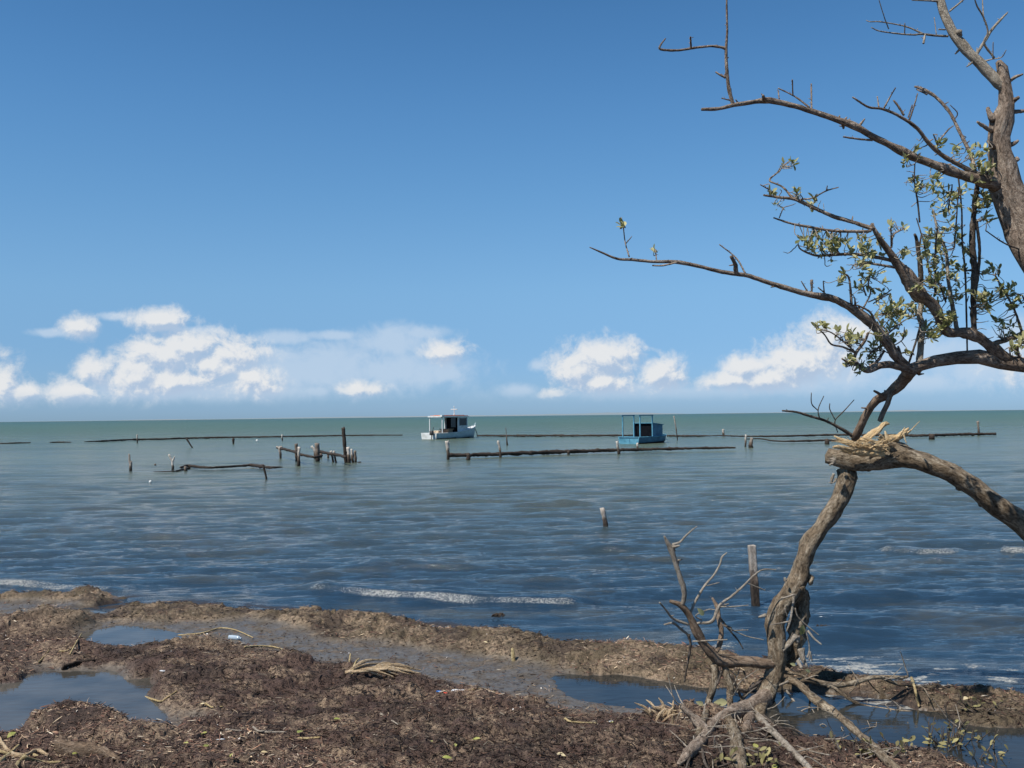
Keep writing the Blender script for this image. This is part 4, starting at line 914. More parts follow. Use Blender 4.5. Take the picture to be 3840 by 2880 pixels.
sp_('forked stake with bleached white arms, just left of the wavy floating log', [(522, 448), (521, 410), (520, 375)], [10, 9, 8], 1, src=S4, twig=[[(520, 385, 9), (508, 358, 9), (492, 325, 8)], [(521, 380, 9), (530, 360, 8), (536, 342, 5)]])
sp_('short thick stump propping the left end of the wavy log', [(625, 458), (622, 425)], 12, .1, src=S4)
sp_('dark stick slanting out of the water under the right end of the wavy log', [(1262, 518), (1250, 460), (1236, 408)], 7, .0, wet=True, src=S4)
sp_('thin stick leaning left against the far rail, above the wavy log', [(676, 272), (655, 238), (630, 200)], 6, 0, wet=True, src=S4)
sp_('faded pinkish stake crossing the far rail, above the farthest left stubby stake', [(242, 234), (241, 170)], 5, .8, src=S4)
sp_('very short dark peg hanging under the far rail, left of the white float', [(1002, 242), (1000, 200)], 8, 0, wet=True, src=S4)
sp_('small pale-topped stake on the far rail, above the left end of the post cluster', [(1388, 216), (1386, 172)], 6, 1, src=S4)
sp_('crooked-headed stake at the left end of the collapsed pier cluster', [(1374, 356), (1370, 300), (1366, 268)], [9, 9, 12], .6, src=S4, twig=[[(1366, 275, 9), (1340, 262, 6)], [(1366, 272, 9), (1385, 262, 5)]])
sp_('dark upright post beside a paler one in the left of the collapsed pier cluster', [(1500, 376), (1497, 245)], 12, .05, src=S4)
sp_('pale-headed post reaching lowest into the water in the collapsed pier cluster', [(1516, 418), (1518, 330), (1520, 272)], [11, 10, 11], .9, src=S4)
sp_('thick rusty-brown post in the middle of the collapsed pier cluster', [(1668, 382), (1665, 310), (1662, 240)], [19, 18, 15], .15, src=S4)
sp_('white-topped slanting stub touching the thick brown post', [(1648, 360), (1645, 300), (1622, 262)], [10, 10, 10], 1, src=S4)
sp_('small dark stub just right of the thick brown post', [(1694, 352), (1694, 318)], 9, 0, src=S4)
sp_('tiny dark stub under the sloping plank of the pier cluster', [(1750, 354), (1749, 318)], 8, 0, src=S4)
sp_('pale broken stake under the sloping plank, left of the tallest post', [(1790, 384), (1782, 345), (1772, 300)], [9, 9, 8], .9, src=S4)
sp_('greyish split stake just left of the tallest post', [(1812, 388), (1802, 340), (1795, 300)], 8, .7, src=S4)
sp_('tallest black post, rising above all others at the right of the pier cluster', [(1892, 392), (1882, 270), (1868, 118)], [15, 14, 15], 0, wet=True, src=S4)
sp_('bleached thick stump touching the right side of the tallest post', [(1916, 394), (1912, 330), (1906, 272)], [13, 15, 13], 1, src=S4)
sp_('pale grey stump, second right of the tallest post', [(1945, 388), (1940, 330), (1934, 285)], [10, 12, 9], .9, src=S4)
sp_('dark rounded stump at the right end of the pier cluster', [(1966, 384), (1962, 300)], 11, .1, src=S4)
rail('sloping plank joining the crooked-headed stake to the dark upright post', [(1350, 272), (1400, 282), (1480, 303), (1520, 318)], 9, S4, .55, group=GR)
rail('low dark beam between the dark upright post and the thick brown post', [(1505, 322), (1580, 335), (1640, 345), (1700, 335)], 9, S4, .42, group=GR)
rail('sloping beam running from the thick brown post to the tallest post', [(1680, 300), (1760, 318), (1830, 330), (1885, 345)], 10, S4, .42, group=GR)
rail('wavy dark log lying on the water right of the forked stake', [(585, 428), (640, 414), (700, 420), (800, 428), (950, 422), (1050, 415), (1150, 410), (1215, 418), (1300, 428), (1390, 424)], [8, 9, 10, 9, 8, 8, 11, 12, 9, 4], S4, .10, group=GR)
rail('thin half-sunken branch running from the forked stake to the wavy log', [(370, 462), (450, 460), (540, 456), (600, 444), (655, 430)], [2, 4, 5, 7, 8], S4, .04, group=GR)
rail('tiny sunken timber just right of the pier cluster', [(1982, 387), (2010, 386)], 5, S4, .02, group=GR)
rail('short dim stretch of far rail at the left edge', [(-40, 250), (100, 248), (180, 245), (255, 243)], [5, 6, 6, 3], S8, .05, group=GR)
rail('shortest stretch of far rail between two gaps, near the left edge', [(412, 241), (500, 239), (590, 239)], [3, 6, 3], S8, .06, group=GR)
rail('long far rail reaching from the left towards the white boat', [(700, 236), (850, 230), (1000, 222), (1140, 217), (1400, 211), (1550, 206), (1900, 199), (2210, 195), (2600, 188), (3000, 182), (3337, 181)], [3, 7, 7, 7, 7, 7, 7, 6, 6, 5, 4], S8, .14, group=GR)
rail('far rail between the two boats', [(492, 261), (700, 262), (960, 261), (1200, 261), (1500, 259)], [5, 6, 6, 6, 5], S5, .14, group=GR)
rail('short far rail just right of the blue boat', [(1705, 262), (1880, 263), (2030, 262)], [5, 6, 2], S5, .12, group=GR)
rail('far rail passing behind the broken tree to the right', [(130, 238), (200, 238), (350, 243), (600, 241), (1000, 233), (1500, 238), (1700, 232), (1900, 228), (2022, 226)], [3, 4, 5, 6, 7, 9, 9, 9, 8], S6, .16, group=GR)
rail('thin wavy rail below the far one, left of the broken tree', [(345, 262), (450, 259), (520, 271), (620, 276), (800, 272), (900, 270), (1090, 272)], [3, 4, 4, 5, 6, 7, 7], S6, .14, group=GR)
rail('long straight black beam in front of the two boats', [(305, 388), (640, 378), (1070, 363), (1380, 353), (1700, 346), (2050, 339), (2140, 338)], [12, 12, 12, 10, 8, 7, 4], S5, .16, group=GR)
sp_('split pale-topped post at the left end of the long black beam', [(308, 414), (306, 350), (300, 300)], [9, 10, 11], .9, src=S5, twig=[[(308, 345, 6), (313, 305, 5)]])
sp_('squat dark peg under the long black beam, right of its left end post', [(436, 417), (435, 380)], 12, 0, wet=True, src=S5)
sp_('thin stake with pale crooked head crossing the long black beam', [(642, 402), (638, 350), (626, 298)], [8, 8, 8], .8, src=S5)
sp_('very thin rod standing between the white boat and the blue boat', [(684, 322), (680, 270), (675, 212)], [6, 3, 2], .1, src=S5)
sp_('small dark peg under the middle of the long black beam', [(1075, 384), (1075, 362)], 9, 0, wet=True, src=S5)
sp_('white-topped post below the stern of the blue boat', [(1397, 379), (1390, 340), (1384, 300)], [10, 8, 7], .9, src=S5)
sp_('short pale knob on the long black beam below the blue boat', [(1516, 350), (1515, 312)], 7, 1, src=S5)
sp_('tall thin yellowish pole just right of the blue boat', [(1771, 290), (1762, 220), (1748, 138)], [3, 4, 4], .6, src=S5)
sp_('small white-capped stake on the far rail, right of the yellowish pole', [(2064, 263), (2062, 224)], 6, .8, src=S5)
sp_('pale-topped stake at the left end of the thin wavy rail', [(348, 312), (350, 270), (352, 235)], [8, 6, 7], .9, src=S6)
sp_('short thick brown stump at the left end of the thin wavy rail', [(385, 318), (386, 285), (390, 255)], [16, 11, 9], .25, src=S6)
sp_('dark block under the thin wavy rail, left of the splintered break', [(895, 296), (896, 270)], 14, 0, wet=True, src=S6)
sp_('paired dark blocks under the far rail, right of the splintered break', [(1596, 264), (1595, 236)], 17, 0, wet=True, src=S6)
sp_('upright reddish stake near the right end of the far rail', [(1910, 238), (1908, 190), (1903, 144)], [8, 6, 7], .25, src=S6)
FD = (0, 0, 1.736)
sp_('lone leaning stake with whitened top in the open water, left of the tree', [(1310, 1141), (1306, 1120), (1301, 1100)], [5.5, 5.5, 5], .55, src=FD)
def square_post():
    base = onz(1632 * D, 1302 * D, 0); top = at(1624 * D, 1180 * D, base.y); mb = MB()
    d = (top - base); w = 8.2 * D / FPX * base.y
    n = 12; vs = []; hs = []; f = []; bs = []
    rs_ = np.random.RandomState(3)
    for i in range(n + 1):
        t_ = -.25 + 1.25 * i / n; c = base + d * t_; ww = w * (1 - .06 * t_) * (1 + rs_.normal(0, .03))
        if abs(t_ - .43) < .05: ww *= .86
        for a, b_ in ((-1, -.8), (-.8, -1), (.8, -1), (1, -.8), (1, .8), (.8, 1), (-.8, 1), (-1, .8)):
            vs.append((c.x + a * ww, c.y + b_ * ww, c.z + (rs_.rand() * .02 if i == n else 0))); hs.append(max(0, t_)); bs.append((a * ww, b_ * ww, t_ * .3))
    for i in range(n):
        for k in range(8): k2 = (k + 1) % 8; f.append((i * 8 + k, i * 8 + k2, i * 8 + 8 + k2, i * 8 + 8 + k))
    f.append(tuple(n * 8 + k for k in range(8))); mb.add(vs, f, bs, hs)
    o = mb.build('sea_post', POST, None, tuple(base), extra=.5, smooth=False)
    tag(o, 'square weathered grey post standing in the water just left of the broken tree', 'post', GP)
square_post()
# floats
def ball(name, c, r, m_, label, cat, group=None):
    mb = MB(); tube(mb, [(c[0], c[1], c[2] - r), (c[0], c[1], c[2] - r * .6), (c[0], c[1], c[2]), (c[0], c[1], c[2] + r * .6), (c[0], c[1], c[2] + r)], [r * .3, r * .8, r, r * .8, r * .3], rough=.02, seg=12)
    o = mb.build(name, m_, None, tuple(c)); tag(o, label, cat, group)
FLOATM = mat_plain('float_foam_white', (.75, .75, .72), (.6, .6, .57), 20, .6)
for (a, b_, src, r, lb) in ((1188, 218, S4, .11, 'small white float on the water below the far rail'), (345, 548, S4, .05, 'tiny pale float nearest the shore, below the forked stake'), (384, 410, S4, .05, 'tiny dim float left of the forked stake')):
    p = onz(src[0] + a * src[2], src[1] + b_ * src[2], 0); ball('float', (p.x, p.y, .03), r, FLOATM if b_ != 410 else POST, lb, 'float', 'small floats bobbing off the shore')

# ------------------------------------------------------------------ boats
WHITE = mat_plain('boat_paint_white', (.62, .64, .64), (.42, .43, .40), 2.2, .5, .4, .05)
WHITE_SHADE = mat_plain('boat_white_shaded', (.42, .52, .55), (.30, .38, .40), 3, .5, .4, .05)  # the white paint greyed: shade of the hull side put into the colour
RED = mat_plain('boat_paint_faded_red', (.45, .16, .11), (.55, .30, .22), 4, .6, .3, .05)
DARK = mat_plain('boat_opening_shade', (.004, .005, .007), (.008, .009, .011), 4, .95, .03)  # near-black that paints the shade inside the boat openings
GLASS = mat_plain('boat_window_dark', (.008, .016, .026), (.012, .02, .03), 4, .15, .5, 0)
WOODB = mat_plain('boat_wood', (.30, .21, .14), (.20, .14, .09), 6, .7, .3, .1, (1, 8, 8))
CREAM = mat_plain('engine_box_cream', (.62, .50, .36), (.5, .4, .28), 5, .7)
BLUE1 = mat_plain('boat_blue_shaded', (.065, .18, .27), (.035, .10, .16), 2.4, .55, .35, .08)  # the blue darkened: shade of the hull side put into the colour
BLUE2 = mat_plain('boat_blue_lit', (.11, .30, .40), (.05, .17, .24), 2.2, .55, .35, .08)  # the same blue lightened: sunlight on the transom put into the colour
BOTM = mat_plain('boat_bottom_paint', (.05, .022, .02), (.03, .018, .016), 5, .7)
METAL = mat_plain('motor_dark', (.03, .03, .03), (.08, .07, .06), 5, .5)

def hull(name, parent, L, B, fs, fb, m_side, m_tr, m_bot, draft=.25, rake=.35, full=.55, wl=.12):
    """L length, B beam, fs freeboard at the stern, fb at the bow"""
    mb = MB(); ns = 18; secs = []
    for i in range(ns + 1):
        t_ = i / ns; u = t_ * L
        w = B / 2 * (1 - .06 * (1 - t_)) * (1 if t_ < full else math.cos((t_ - full) / (1 - full) * math.pi / 2) ** .75)
        w = max(w, .02); sh = fs + (fb - fs) * max(0, (t_ - .25) / .75) ** 1.8
        uo_ = rake * max(0, (t_ - .6) / .4) ** 2
        row = []
        for q in (0, .1, .22, .38, .6, .8, 1.0):     # keel to gunwale
            z = -draft * (1 - .6 * t_) + (sh + draft * (1 - .6 * t_)) * q ** 1.0
            ww = w * (min(1, q / .30) ** (.3 + .5 * t_) if q > 0 else 0) * (.86 + .14 * q)
            row.append((u + uo_ * q, ww, z))
        secs.append([(a, -b_, z) for a, b_, z in row[::-1]] + row[1:])
    k = len(secs[0]); V_ = [p for s_ in secs for p in s_]; f = []; mi = []
    for i in range(ns):
        for j in range(k - 1): f.append((i * k + j, i * k + j + 1, (i + 1) * k + j + 1, (i + 1) * k + j))
    mb.add(V_, f, mi=0)
    # inner skin and transom
    I = [(a, b_ * .93, max(z - .0, -.02) if z > .05 else .05) for a, b_, z in V_]
    mb.add(I, [tuple(q[::-1]) for q in f], mi=0)
    o = mb.build('hull', [m_side, m_bot], parent)
    me = o.data
    for p in me.polygons:
        if p.center.z < wl: p.material_index = 1
    mb = MB(); row = secs[0]; n = len(row)
    T1 = [(a - .03, b_, z) for a, b_, z in row]; T2 = [(a + .04, b_, z) for a, b_, z in row]
    mb.add(T1 + T2, [tuple(range(n))[::-1], tuple(range(n, 2 * n))] + [(i, (i + 1) % n, n + (i + 1) % n, n + i) for i in range(n)])
    mb.build('transom', m_tr, parent, smooth=False)
    # gunwale strip along the sheer
    mb = MB()
    for sgn in (0, k - 1):
        pts = [secs[i][sgn] for i in range(ns + 1)]; tube(mb, pts, [.035] * len(pts), rough=.02, seg=6)
    tube(mb, [secs[0][0], secs[0][k - 1]], [.035, .035], rough=.02, seg=6)
    mb.build('gunwale', m_tr, parent)
    return secs
def place(o, px, py, heading):
    b_ = onz(px, py, 0); o.location = (b_.x, b_.y, 0); o.rotation_euler = (0, 0, heading)
def bar(mb, a, b_, r, seg=6): tube(mb, [a, tuple((Vector(a) + Vector(b_)) / 2), b_], [r] * 3, rough=.03, seg=seg)

WB = empty('fishing_boat')
tag(WB, 'small white cabin fishing boat with faded red roof, moored behind the posts', 'boat')
sec = hull('w', WB, 7.2, 2.1, .58, 1.22, WHITE_SHADE, WHITE, BOTM, wl=.06)
mb = MB(); mb.add([(.05, -.95, .35), (.05, .95, .35), (4.2, .95, .38), (4.2, -.95, .38)], [(0, 1, 2, 3)]); mb.box((2.1, 0, .33), (4.1, 1.8, .03)); mb.build('deck', WOODB, WB)
# foredeck
mb = MB(); n = 8; V_ = []; f = []
for i in range(n + 1):
    s_ = sec[10 + i]; a, b_ = s_[0], s_[-1]; V_ += [a[:2] + (a[2] - .02,), ((a[0] + b_[0]) / 2, 0, a[2] + .06), b_[:2] + (b_[2] - .02,)]
for i in range(n): 
    for k in (0, 1): q = i * 3 + k; f.append((q, q + 3, q + 4, q + 1))
mb.add(V_, f); mb.build('foredeck', WHITE, WB)
# wheelhouse: port and starboard walls, front, open towards the stern
ph0, ph1, hw = 3.55, 5.15, .78; z0, z1 = .5, 2.14
mb = MB()
for sg in (-1, 1):
    mb.box(((ph0 + ph1) / 2, sg * hw, (z0 + 1.28) / 2), (ph1 - ph0, .05, 1.28 - z0))
    mb.box((ph0 + .1, sg * hw, 1.70), (.20, .05, .84)); mb.box((ph1 - .06, sg * hw, 1.70), (.12, .05, .84)); mb.box(((ph0 + ph1) / 2, sg * hw, 2.08), (ph1 - ph0 - .34, .05, .10))
mb.box((ph1, 0, .92), (.05, 1.5, .75)); mb.box((ph1, 0, 2.08), (.05, 1.5, .1))
wh = mb.build('wheelhouse', WHITE, WB, smooth=False)
for sg in (-1, 1):
    mb = MB(); mb.box(((ph0 + ph1) / 2 + .04, sg * (hw - .003), 1.66), (ph1 - ph0 - .34, .03, .76)); wn = mb.build('window', GLASS, WB, smooth=False); mb = MB(); xm = (ph0 + ph1) / 2 + .04; wl_ = ph1 - ph0 - .34; mb.box((xm, sg * (hw + .03), 1.27), (wl_ + .08, .03, .05)); mb.box((xm, sg * (hw + .03), 2.05), (wl_ + .08, .03, .05)); mb.box((xm - wl_ / 2, sg * (hw + .03), 1.66), (.05, .03, .72)); mb.box((xm + wl_ / 2, sg * (hw + .03), 1.66), (.05, .03, .72)); mb.build('window_frame', WHITE_SHADE, wn, smooth=False)
mb = MB(); mb.box((ph1 - .003, 0, 1.66), (.03, 1.5, .76)); mb.build('windscreen', GLASS, WB, smooth=False)
mb = MB(); mb.box((ph0 + .16, 0, 1.28), (.04, 1.48, 1.6)); mb.build('shade_panel', DARK, WB, smooth=False)  # dark sheet across the open wheelhouse, painting the shade within
mb = MB(); mb.box((2.85, -hw, 1.60), (.7, .04, .95)); mb.build('side_panel', GLASS, WB, smooth=False)  # dark panel on the upper port side
mb = MB(); mb.box((3.15, 0, 2.20), (4.3, 1.85, .07)); mb.box((1.02, 0, 2.20), (.1, 1.9, .13)); mb.box((1.0, -.85, 2.27), (.3, .25, .18)); mb.build('roof_edge', WHITE, WB, smooth=False)
mb = MB(); mb.box((3.2, 0, 2.27), (4.0, 1.65, .08)); mb.box((3.2, 0, 2.33), (3.8, .9, .05)); mb.build('roof', RED, WB, smooth=False)
mb = MB()
for a, b_ in ((1.1, -.8), (1.1, .8), (3.5, .82)): mbp = MB(); mbp.box((a, b_, 1.34), (.08, .08, 1.68)); mbp.build('post', WHITE, WB, smooth=False)
mb = MB(); bar(mb, (4.0, 0, 2.25), (4.0, 0, 3.25), .04); bar(mb, (4.0, -.4, 2.92), (4.0, .4, 2.92), .045); bar(mb, (4.0, 0, 2.25), (4.0, 0, 2.45), .09); mb.build('mast', WHITE, WB)
mb = MB(); mb.box((1.9, .30, .60), (.9, .6, .42)); mb.build('engine_box', CREAM, WB, smooth=False)
mb = MB(); mb.box((2.5, -.2, .95), (.9, 1.2, .06)); mb.box((2.5, -.2, .75), (.7, 1.0, .35)); mb.build('bench', WOODB, WB, smooth=False)
mb = MB(); mb.box((-.32, -.6, .62), (.3, .28, .42)); bar(mb, (-.3, -.6, .45), (-.35, -.6, -.2), .05); bar(mb, (-.2, -.6, .6), (.35, -.55, .75), .03); om = mb.build('outboard_motor', METAL, WB); mb = MB(); bar(mb, (-.3, -.62, .6), (-.25, -.8, 1.2), .03); mb.build('tiller', METAL, om)
mb = MB(); 
for q in (12, 14, 16):
    for sg in (0, -1):
        a = sec[q][sg]; bar(mb, a, (a[0], a[1] * .95, a[2] + .28), .018)
for sg in (0, -1): tube(mb, [(sec[q][sg][0], sec[q][sg][1] * .95, sec[q][sg][2] + .28) for q in (12, 14, 16)], [.018] * 3, seg=5)
bar(mb, (7.4, 0, 1.15), (7.55, 0, 1.5), .06); mb.build('bow_rail', WHITE_SHADE, WB)
mb = MB(); tube(mb, [(7.35, 0, 1.15), (7.9, .1, .5), (8.3, .15, -.3)], [.02] * 3, seg=5); tube(mb, [(7.2, 0, 1.1), (7.3, -.3, .5), (7.35, -.35, -.1)], [.02] * 3, seg=5); mb.build('mooring_rope', METAL, WB)
mb = MB()
for k in range(5): bar(mb, (.2 + .35 * k, .93, .62), (.2 + .35 * k, .96, .25), .02)
mb.box((1.2, .97, .45), (1.9, .03, .05)); mb.build('rubbing_strake', METAL, WB)
place(WB, 1500 + 602 * .1808, 1500 + 815 * .1808, R(55))

BB = empty('open_boat')
tag(BB, 'weathered blue open boat with dark boxy cabin and bare pole frame', 'boat')
sec = hull('b', BB, 4.8, 2.0, .50, .62, BLUE1, BLUE2, BOTM, rake=.15, full=.6, wl=.10, draft=.2)
mb = MB(); mb.box((2.1, 0, .25), (4.0, 1.6, .03)); mb.build('deck', BLUE1, BB)
mb = MB(); mb.box((-.05, -.1, .30), (.03, .03, .36)); mb.box((-.05, .0, .49), (.05, 1.7, .05)); mb.build('transom_trim', BLUE1, BB, smooth=False)
c0, c1, hw = 1.95, 3.45, .86; zt = 1.50
mb = MB()
for sg in (-1, 1):
    V_ = [(c0, sg * hw, .48), (c1, sg * hw * .9, .55), (c1, sg * hw * .9, zt - .16), (c0 + .1, sg * hw, zt)]; V2 = [(a, b_ - sg * .05, z) for a, b_, z in V_]
    mb.add(V_ + V2, [(0, 1, 2, 3), (7, 6, 5, 4), (0, 4, 5, 1), (1, 5, 6, 2), (2, 6, 7, 3), (3, 7, 4, 0)])
mb.box((c1, 0, .95), (.05, 1.5, .85)); mb.build('cabin', BLUE1, BB, smooth=False)
mb = MB(); V_ = [(c0 - .05, -hw - .06, zt + .01), (c0 - .05, hw + .06, zt + .01), (c1 + .1, hw * .9 + .05, zt - .13), (c1 + .1, -hw * .9 - .05, zt - .13)]; V2 = [(a, b_, z + .05) for a, b_, z in V_]
mb.add(V_ + V2, [(3, 2, 1, 0), (4, 5, 6, 7), (0, 1, 5, 4), (1, 2, 6, 5), (2, 3, 7, 6), (3, 0, 4, 7)]); mb.build('roof', BLUE2, BB, smooth=False)
mb = MB(); mb.box((c0 + .10, 0, .96), (.04, 1.62, .98)); mb.build('shade_panel', DARK, BB, smooth=False)  # dark sheet just inside the cabin opening, standing for its shade
mb = MB(); mb.box((3.05, hw * .94 + .012, 1.0), (.16, .03, .18), rz=-.05); pw = mb.build('porthole', DARK, BB, smooth=False); mb = MB(); mb.box((3.05, hw * .94 + .03, 1.11), (.22, .02, .03)); mb.box((3.05, hw * .94 + .03, .89), (.22, .02, .03)); mb.build('porthole_rim', BLUE2, pw, smooth=False)
for a, b_ in ((.35, -.78), (.35, .78), (c0 - .02, -.84), (c0 - .02, .84)):
    mb = MB(); mb.box((a, b_, 1.28), (.075, .075, 1.7)); mb.build('post', BLUE2, BB, smooth=False)
mb = MB()
for sg in (-1, 1): mb.box(((.35 + c0) / 2 - .0, sg * .81, 2.13), (c0 - .15, .07, .07), rz=sg * .036)
mb.build('frame_bar', BLUE1, BB, smooth=False)
place(BB, 2250 + 600 * .1808, 1520 + 800 * .1808, R(49))
# ------------------------------------------------------------------ debris on the beach
rd = np.random.RandomState(77)
def scatter(name, count, Lr, Wr, pal, seed, mask, lift=.004, up=.25, seg=3):
    rs = np.random.RandomState(seed)
    ys = 1 / rs.uniform(1 / 4.6, 1 / 14.5, count * 3) ; ys = np.where(rs.rand(count * 3) < .35, rs.uniform(4.7, 13.5, count * 3), ys)
    xs = rs.uniform(-1, 1, count * 3) * (.56 * ys + .6)
    h, fl, po, sw = height(xs[None], ys[None]); h, fl, po, sw = h[0], fl[0], po[0], sw[0]
    ok = mask(xs, ys, h, fl, po, sw, rs.rand(count * 3)); xs, ys, h = xs[ok][:count], ys[ok][:count], h[ok][:count]
    n = len(xs); a = rs.rand(n) * 6.28; L = rs.uniform(*Lr, n) * rs.uniform(.5, 1, n); Wd = rs.uniform(*Wr, n); bend = rs.normal(0, .5, n)
    ups = np.abs(rs.normal(0, up, n)); tilt = rs.normal(0, .8, n)
    V_ = np.zeros((n, (seg + 1) * 2, 3)); 
    for k in range(seg + 1):
        t_ = k / seg - .5; aa = a + bend * t_ * 1.6
        cx = xs + np.cos(a) * L * t_ - np.sin(a) * bend * L * t_ * t_; cy = ys + np.sin(a) * L * t_ + np.cos(a) * bend * L * t_ * t_
        cz = h + lift + ups * L * (t_ + .5) + .002
        w = Wd * (1 - abs(t_) * 1.2) * .5
        V_[:, k * 2] = np.stack([cx - np.sin(aa) * w, cy + np.cos(aa) * w, cz + w * tilt], 1)
        V_[:, k * 2 + 1] = np.stack([cx + np.sin(aa) * w, cy - np.cos(aa) * w, cz - w * tilt], 1)
    base = (np.arange(n) * (seg + 1) * 2)[:, None]
    q = np.concatenate([base + np.array([k * 2, k * 2 + 1, k * 2 + 3, k * 2 + 2])[None] for k in range(seg)], 0)
    me = bpy.data.meshes.new(name); Vf = V_.reshape(-1, 3)
    me.vertices.add(len(Vf)); me.vertices.foreach_set('co', Vf.ravel()); me.loops.add(q.size); me.loops.foreach_set('vertex_index', q.ravel())
    me.polygons.add(len(q)); me.polygons.foreach_set('loop_start', np.arange(0, q.size, 4)); me.polygons.foreach_set('loop_total', np.full(len(q), 4))
    pal = np.array(pal); ci = rs.choice(len(pal), n); pt_ = .95 + 1.9 * fbm(xs, ys, .9, 4, 500, .6); c = pal[ci] * rs.uniform(.7, 1.25, n)[:, None] * np.clip(pt_, .35, 2.0)[:, None]
    c = np.concatenate([np.repeat(c, (seg + 1) * 2, 0), np.ones((len(Vf), 1))], 1)
    at_ = me.attributes.new('tint', 'FLOAT_COLOR', 'POINT'); at_.data.foreach_set('color', c.ravel())
    me.materials.append(STRAND); me.update(calc_edges=True)
    o = bpy.data.objects.new(name, me); COL.objects.link(o); tag(o, kind='stuff'); return o
M_, t, b = mat('dried_strands', .8, .25); t.links.new(attr(t, 'tint').outputs['Color'], b.inputs['Base Color']); STRAND = M_
land = lambda x, y, h, fl, po, sw, r: (sw > .0) & (h > .03) & (r > fl * .8)
o = scatter('seaweed', 90000, (.02, .075), (.003, .007), [(.03, .018, .014), (.055, .033, .024), (.085, .052, .037), (.12, .078, .055), (.18, .13, .09), (.025, .015, .013), (.10, .05, .035)], 5, land)
tag(o, 'dark brown matted seaweed strands covering the beach', 'seaweed')
o = scatter('straw', 10000, (.015, .08), (.002, .006), [(.28, .20, .13), (.34, .26, .17), (.20, .14, .09), (.40, .34, .26), (.24, .13, .08)], 6, land, lift=.008)
tag(o, 'pale straw bits strewn over the seaweed', 'straw')
o = scatter('shell_fragment', 600, (.008, .018), (.006, .012), [(.42, .38, .33), (.35, .30, .24), (.5, .47, .44)], 8, lambda x, y, h, fl, po, sw, r: (sw > .3) & (h > .03), lift=.006, up=.3)
tag(o, 'tiny whitish shell and litter fragments on the beach', 'shell fragments')

def gpt(px, py, dz=0.01):
    p = onz(px, py, .06); 
    for _ in range(3): p = onz(px, py, hz_at(p.x, p.y))
    return np.array([p.x, p.y, hz_at(p.x, p.y) + dz])
STRAW = mat_bark('straw_reed', (.25, .17, .08), (.50, .39, .20), (.62, .53, .33), 1.5)
PALM = mat_bark('dry_palm', (.30, .20, .12), (.55, .41, .25), (.68, .56, .40), 1.2)
WETW = mat_bark('wet_driftwood', (.015, .011, .009), (.06, .045, .035), (.12, .09, .07), 1.2)
def stick(name, reg, pts, r, material, label, cat, group=None, lift=.012, flat=1.0, ends=None):
    P_ = []
    for i, (x, y) in enumerate(pts):
        p = gpt(*reg(x, y), dz=lift + (ends[i] if ends else 0)); P_.append(p)
    mb = MB(); n = len(P_); rr = [r * (1 - .45 * i / max(1, n - 1)) for i in range(n)]
    tube(mb, P_, rr, rough=.25, jit=.08, flat=flat, seg=8)
    o = mb.build(name, material, None, tuple(P_[0])); tag(o, label, cat, group); return o
GS = 'pale reeds and sticks washed up on the beach'
stick('reed', z6, [(485, 660), (520, 610), (565, 560)], .016, STRAW, 'short pale reed standing up among seaweed above the left puddle', 'reed', GS, flat=.5, ends=[0, .03, .06])
stick('reed', z6, [(270, 672), (340, 632)], .013, STRAW, 'stubby pale reed left of the upright one above the left puddle', 'reed', GS, flat=.5)
stick('reed', z6, [(410, 612), (460, 598), (505, 588)], .010, STRAW, 'thin reed crossing behind the upright one above the left puddle', 'reed', GS, flat=.6)
stick('driftwood_plank', z6, [(435, 712), (540, 728), (655, 745)], .032, WETW, 'dark wet plank lying at the back edge of the left puddle', 'driftwood', flat=.5, lift=.02)
stick('reed', z6, [(1000, 978), (1110, 915), (1140, 890), (1225, 915)], .009, STRAW, 'bent straw by the right shore of the left puddle', 'reed', GS)
stick('reed', z6, [(1420, 975), (1470, 1015), (1545, 1025)], .007, STRAW, 'small bent straw on the dark seaweed heap', 'reed', GS)
stick('reed', z6, [(1690, 610), (1800, 602), (1900, 610), (1990, 640)], .010, STRAW, 'curved pale reed beside the clear plastic bottle', 'reed', GS)
stick('reed', z6, [(1230, 530), (1400, 512), (1510, 480), (1620, 490), (1750, 545)], .009, STRAW, 'long thin reed lying over the grey mud behind the bottle', 'reed', GS)
stick('reed', z6, [(1560, 1215), (1750, 1198), (1980, 1200)], .009, TWIG_P, 'long pale stick on the dark wrack, lower middle', 'stick', GS)
stick('reed', z6, [(1750, 1170), (1800, 1190), (1900, 1188)], .008, TWIG_P, 'short forked stick just above the long pale one', 'stick', GS)
stick('reed', z6, [(2060, 1240), (2130, 1232), (2212, 1228)], .009, STRAW, 'orange-tan straw under the yellow-green leaf', 'reed', GS)
stick('reed', z7, [(345, 705), (368, 665), (390, 625)], .010, STRAW, 'broken reed sticking up left of the palm frond', 'reed', GS, ends=[0, .03, .05])
stick('reed', z7, [(330, 640), (338, 598)], .010, STRAW, 'smallest upright reed stub beside the palm frond', 'reed', GS, ends=[0, .05])
stick('reed', z7, [(1040, 782), (1120, 780), (1200, 792)], .006, STRAW, 'hair-thin straight straw right of the white plastic scrap', 'reed', GS)
stick('reed', z7, [(1610, 950), (1650, 968), (1800, 975)], .009, STRAW, 'pale stick lying left of the green leaf near the roots', 'stick', GS)
stick('reed', z7, [(510, 915), (620, 942)], .008, TWIG_P, 'faded stick on the pale patch of wrack below the palm frond', 'stick', GS)
stick('reed', zG, [(1290, 312), (1330, 380), (1372, 462)], .012, STRAW, 'light yellow stick pointing into the right-hand pool', 'stick', GS, lift=.02, ends=[.04, .02, 0])
stick('reed', zG, [(1330, 250), (1390, 230), (1442, 212)], .018, BARK_R, 'reddish-brown stick on the wrack behind the yellow one', 'stick', GS, lift=.04)
stick('reed', zG, [(1700, 395), (1760, 430), (1830, 475)], .012, STRAW, 'straight pale reed on the far right wrack', 'reed', GS)
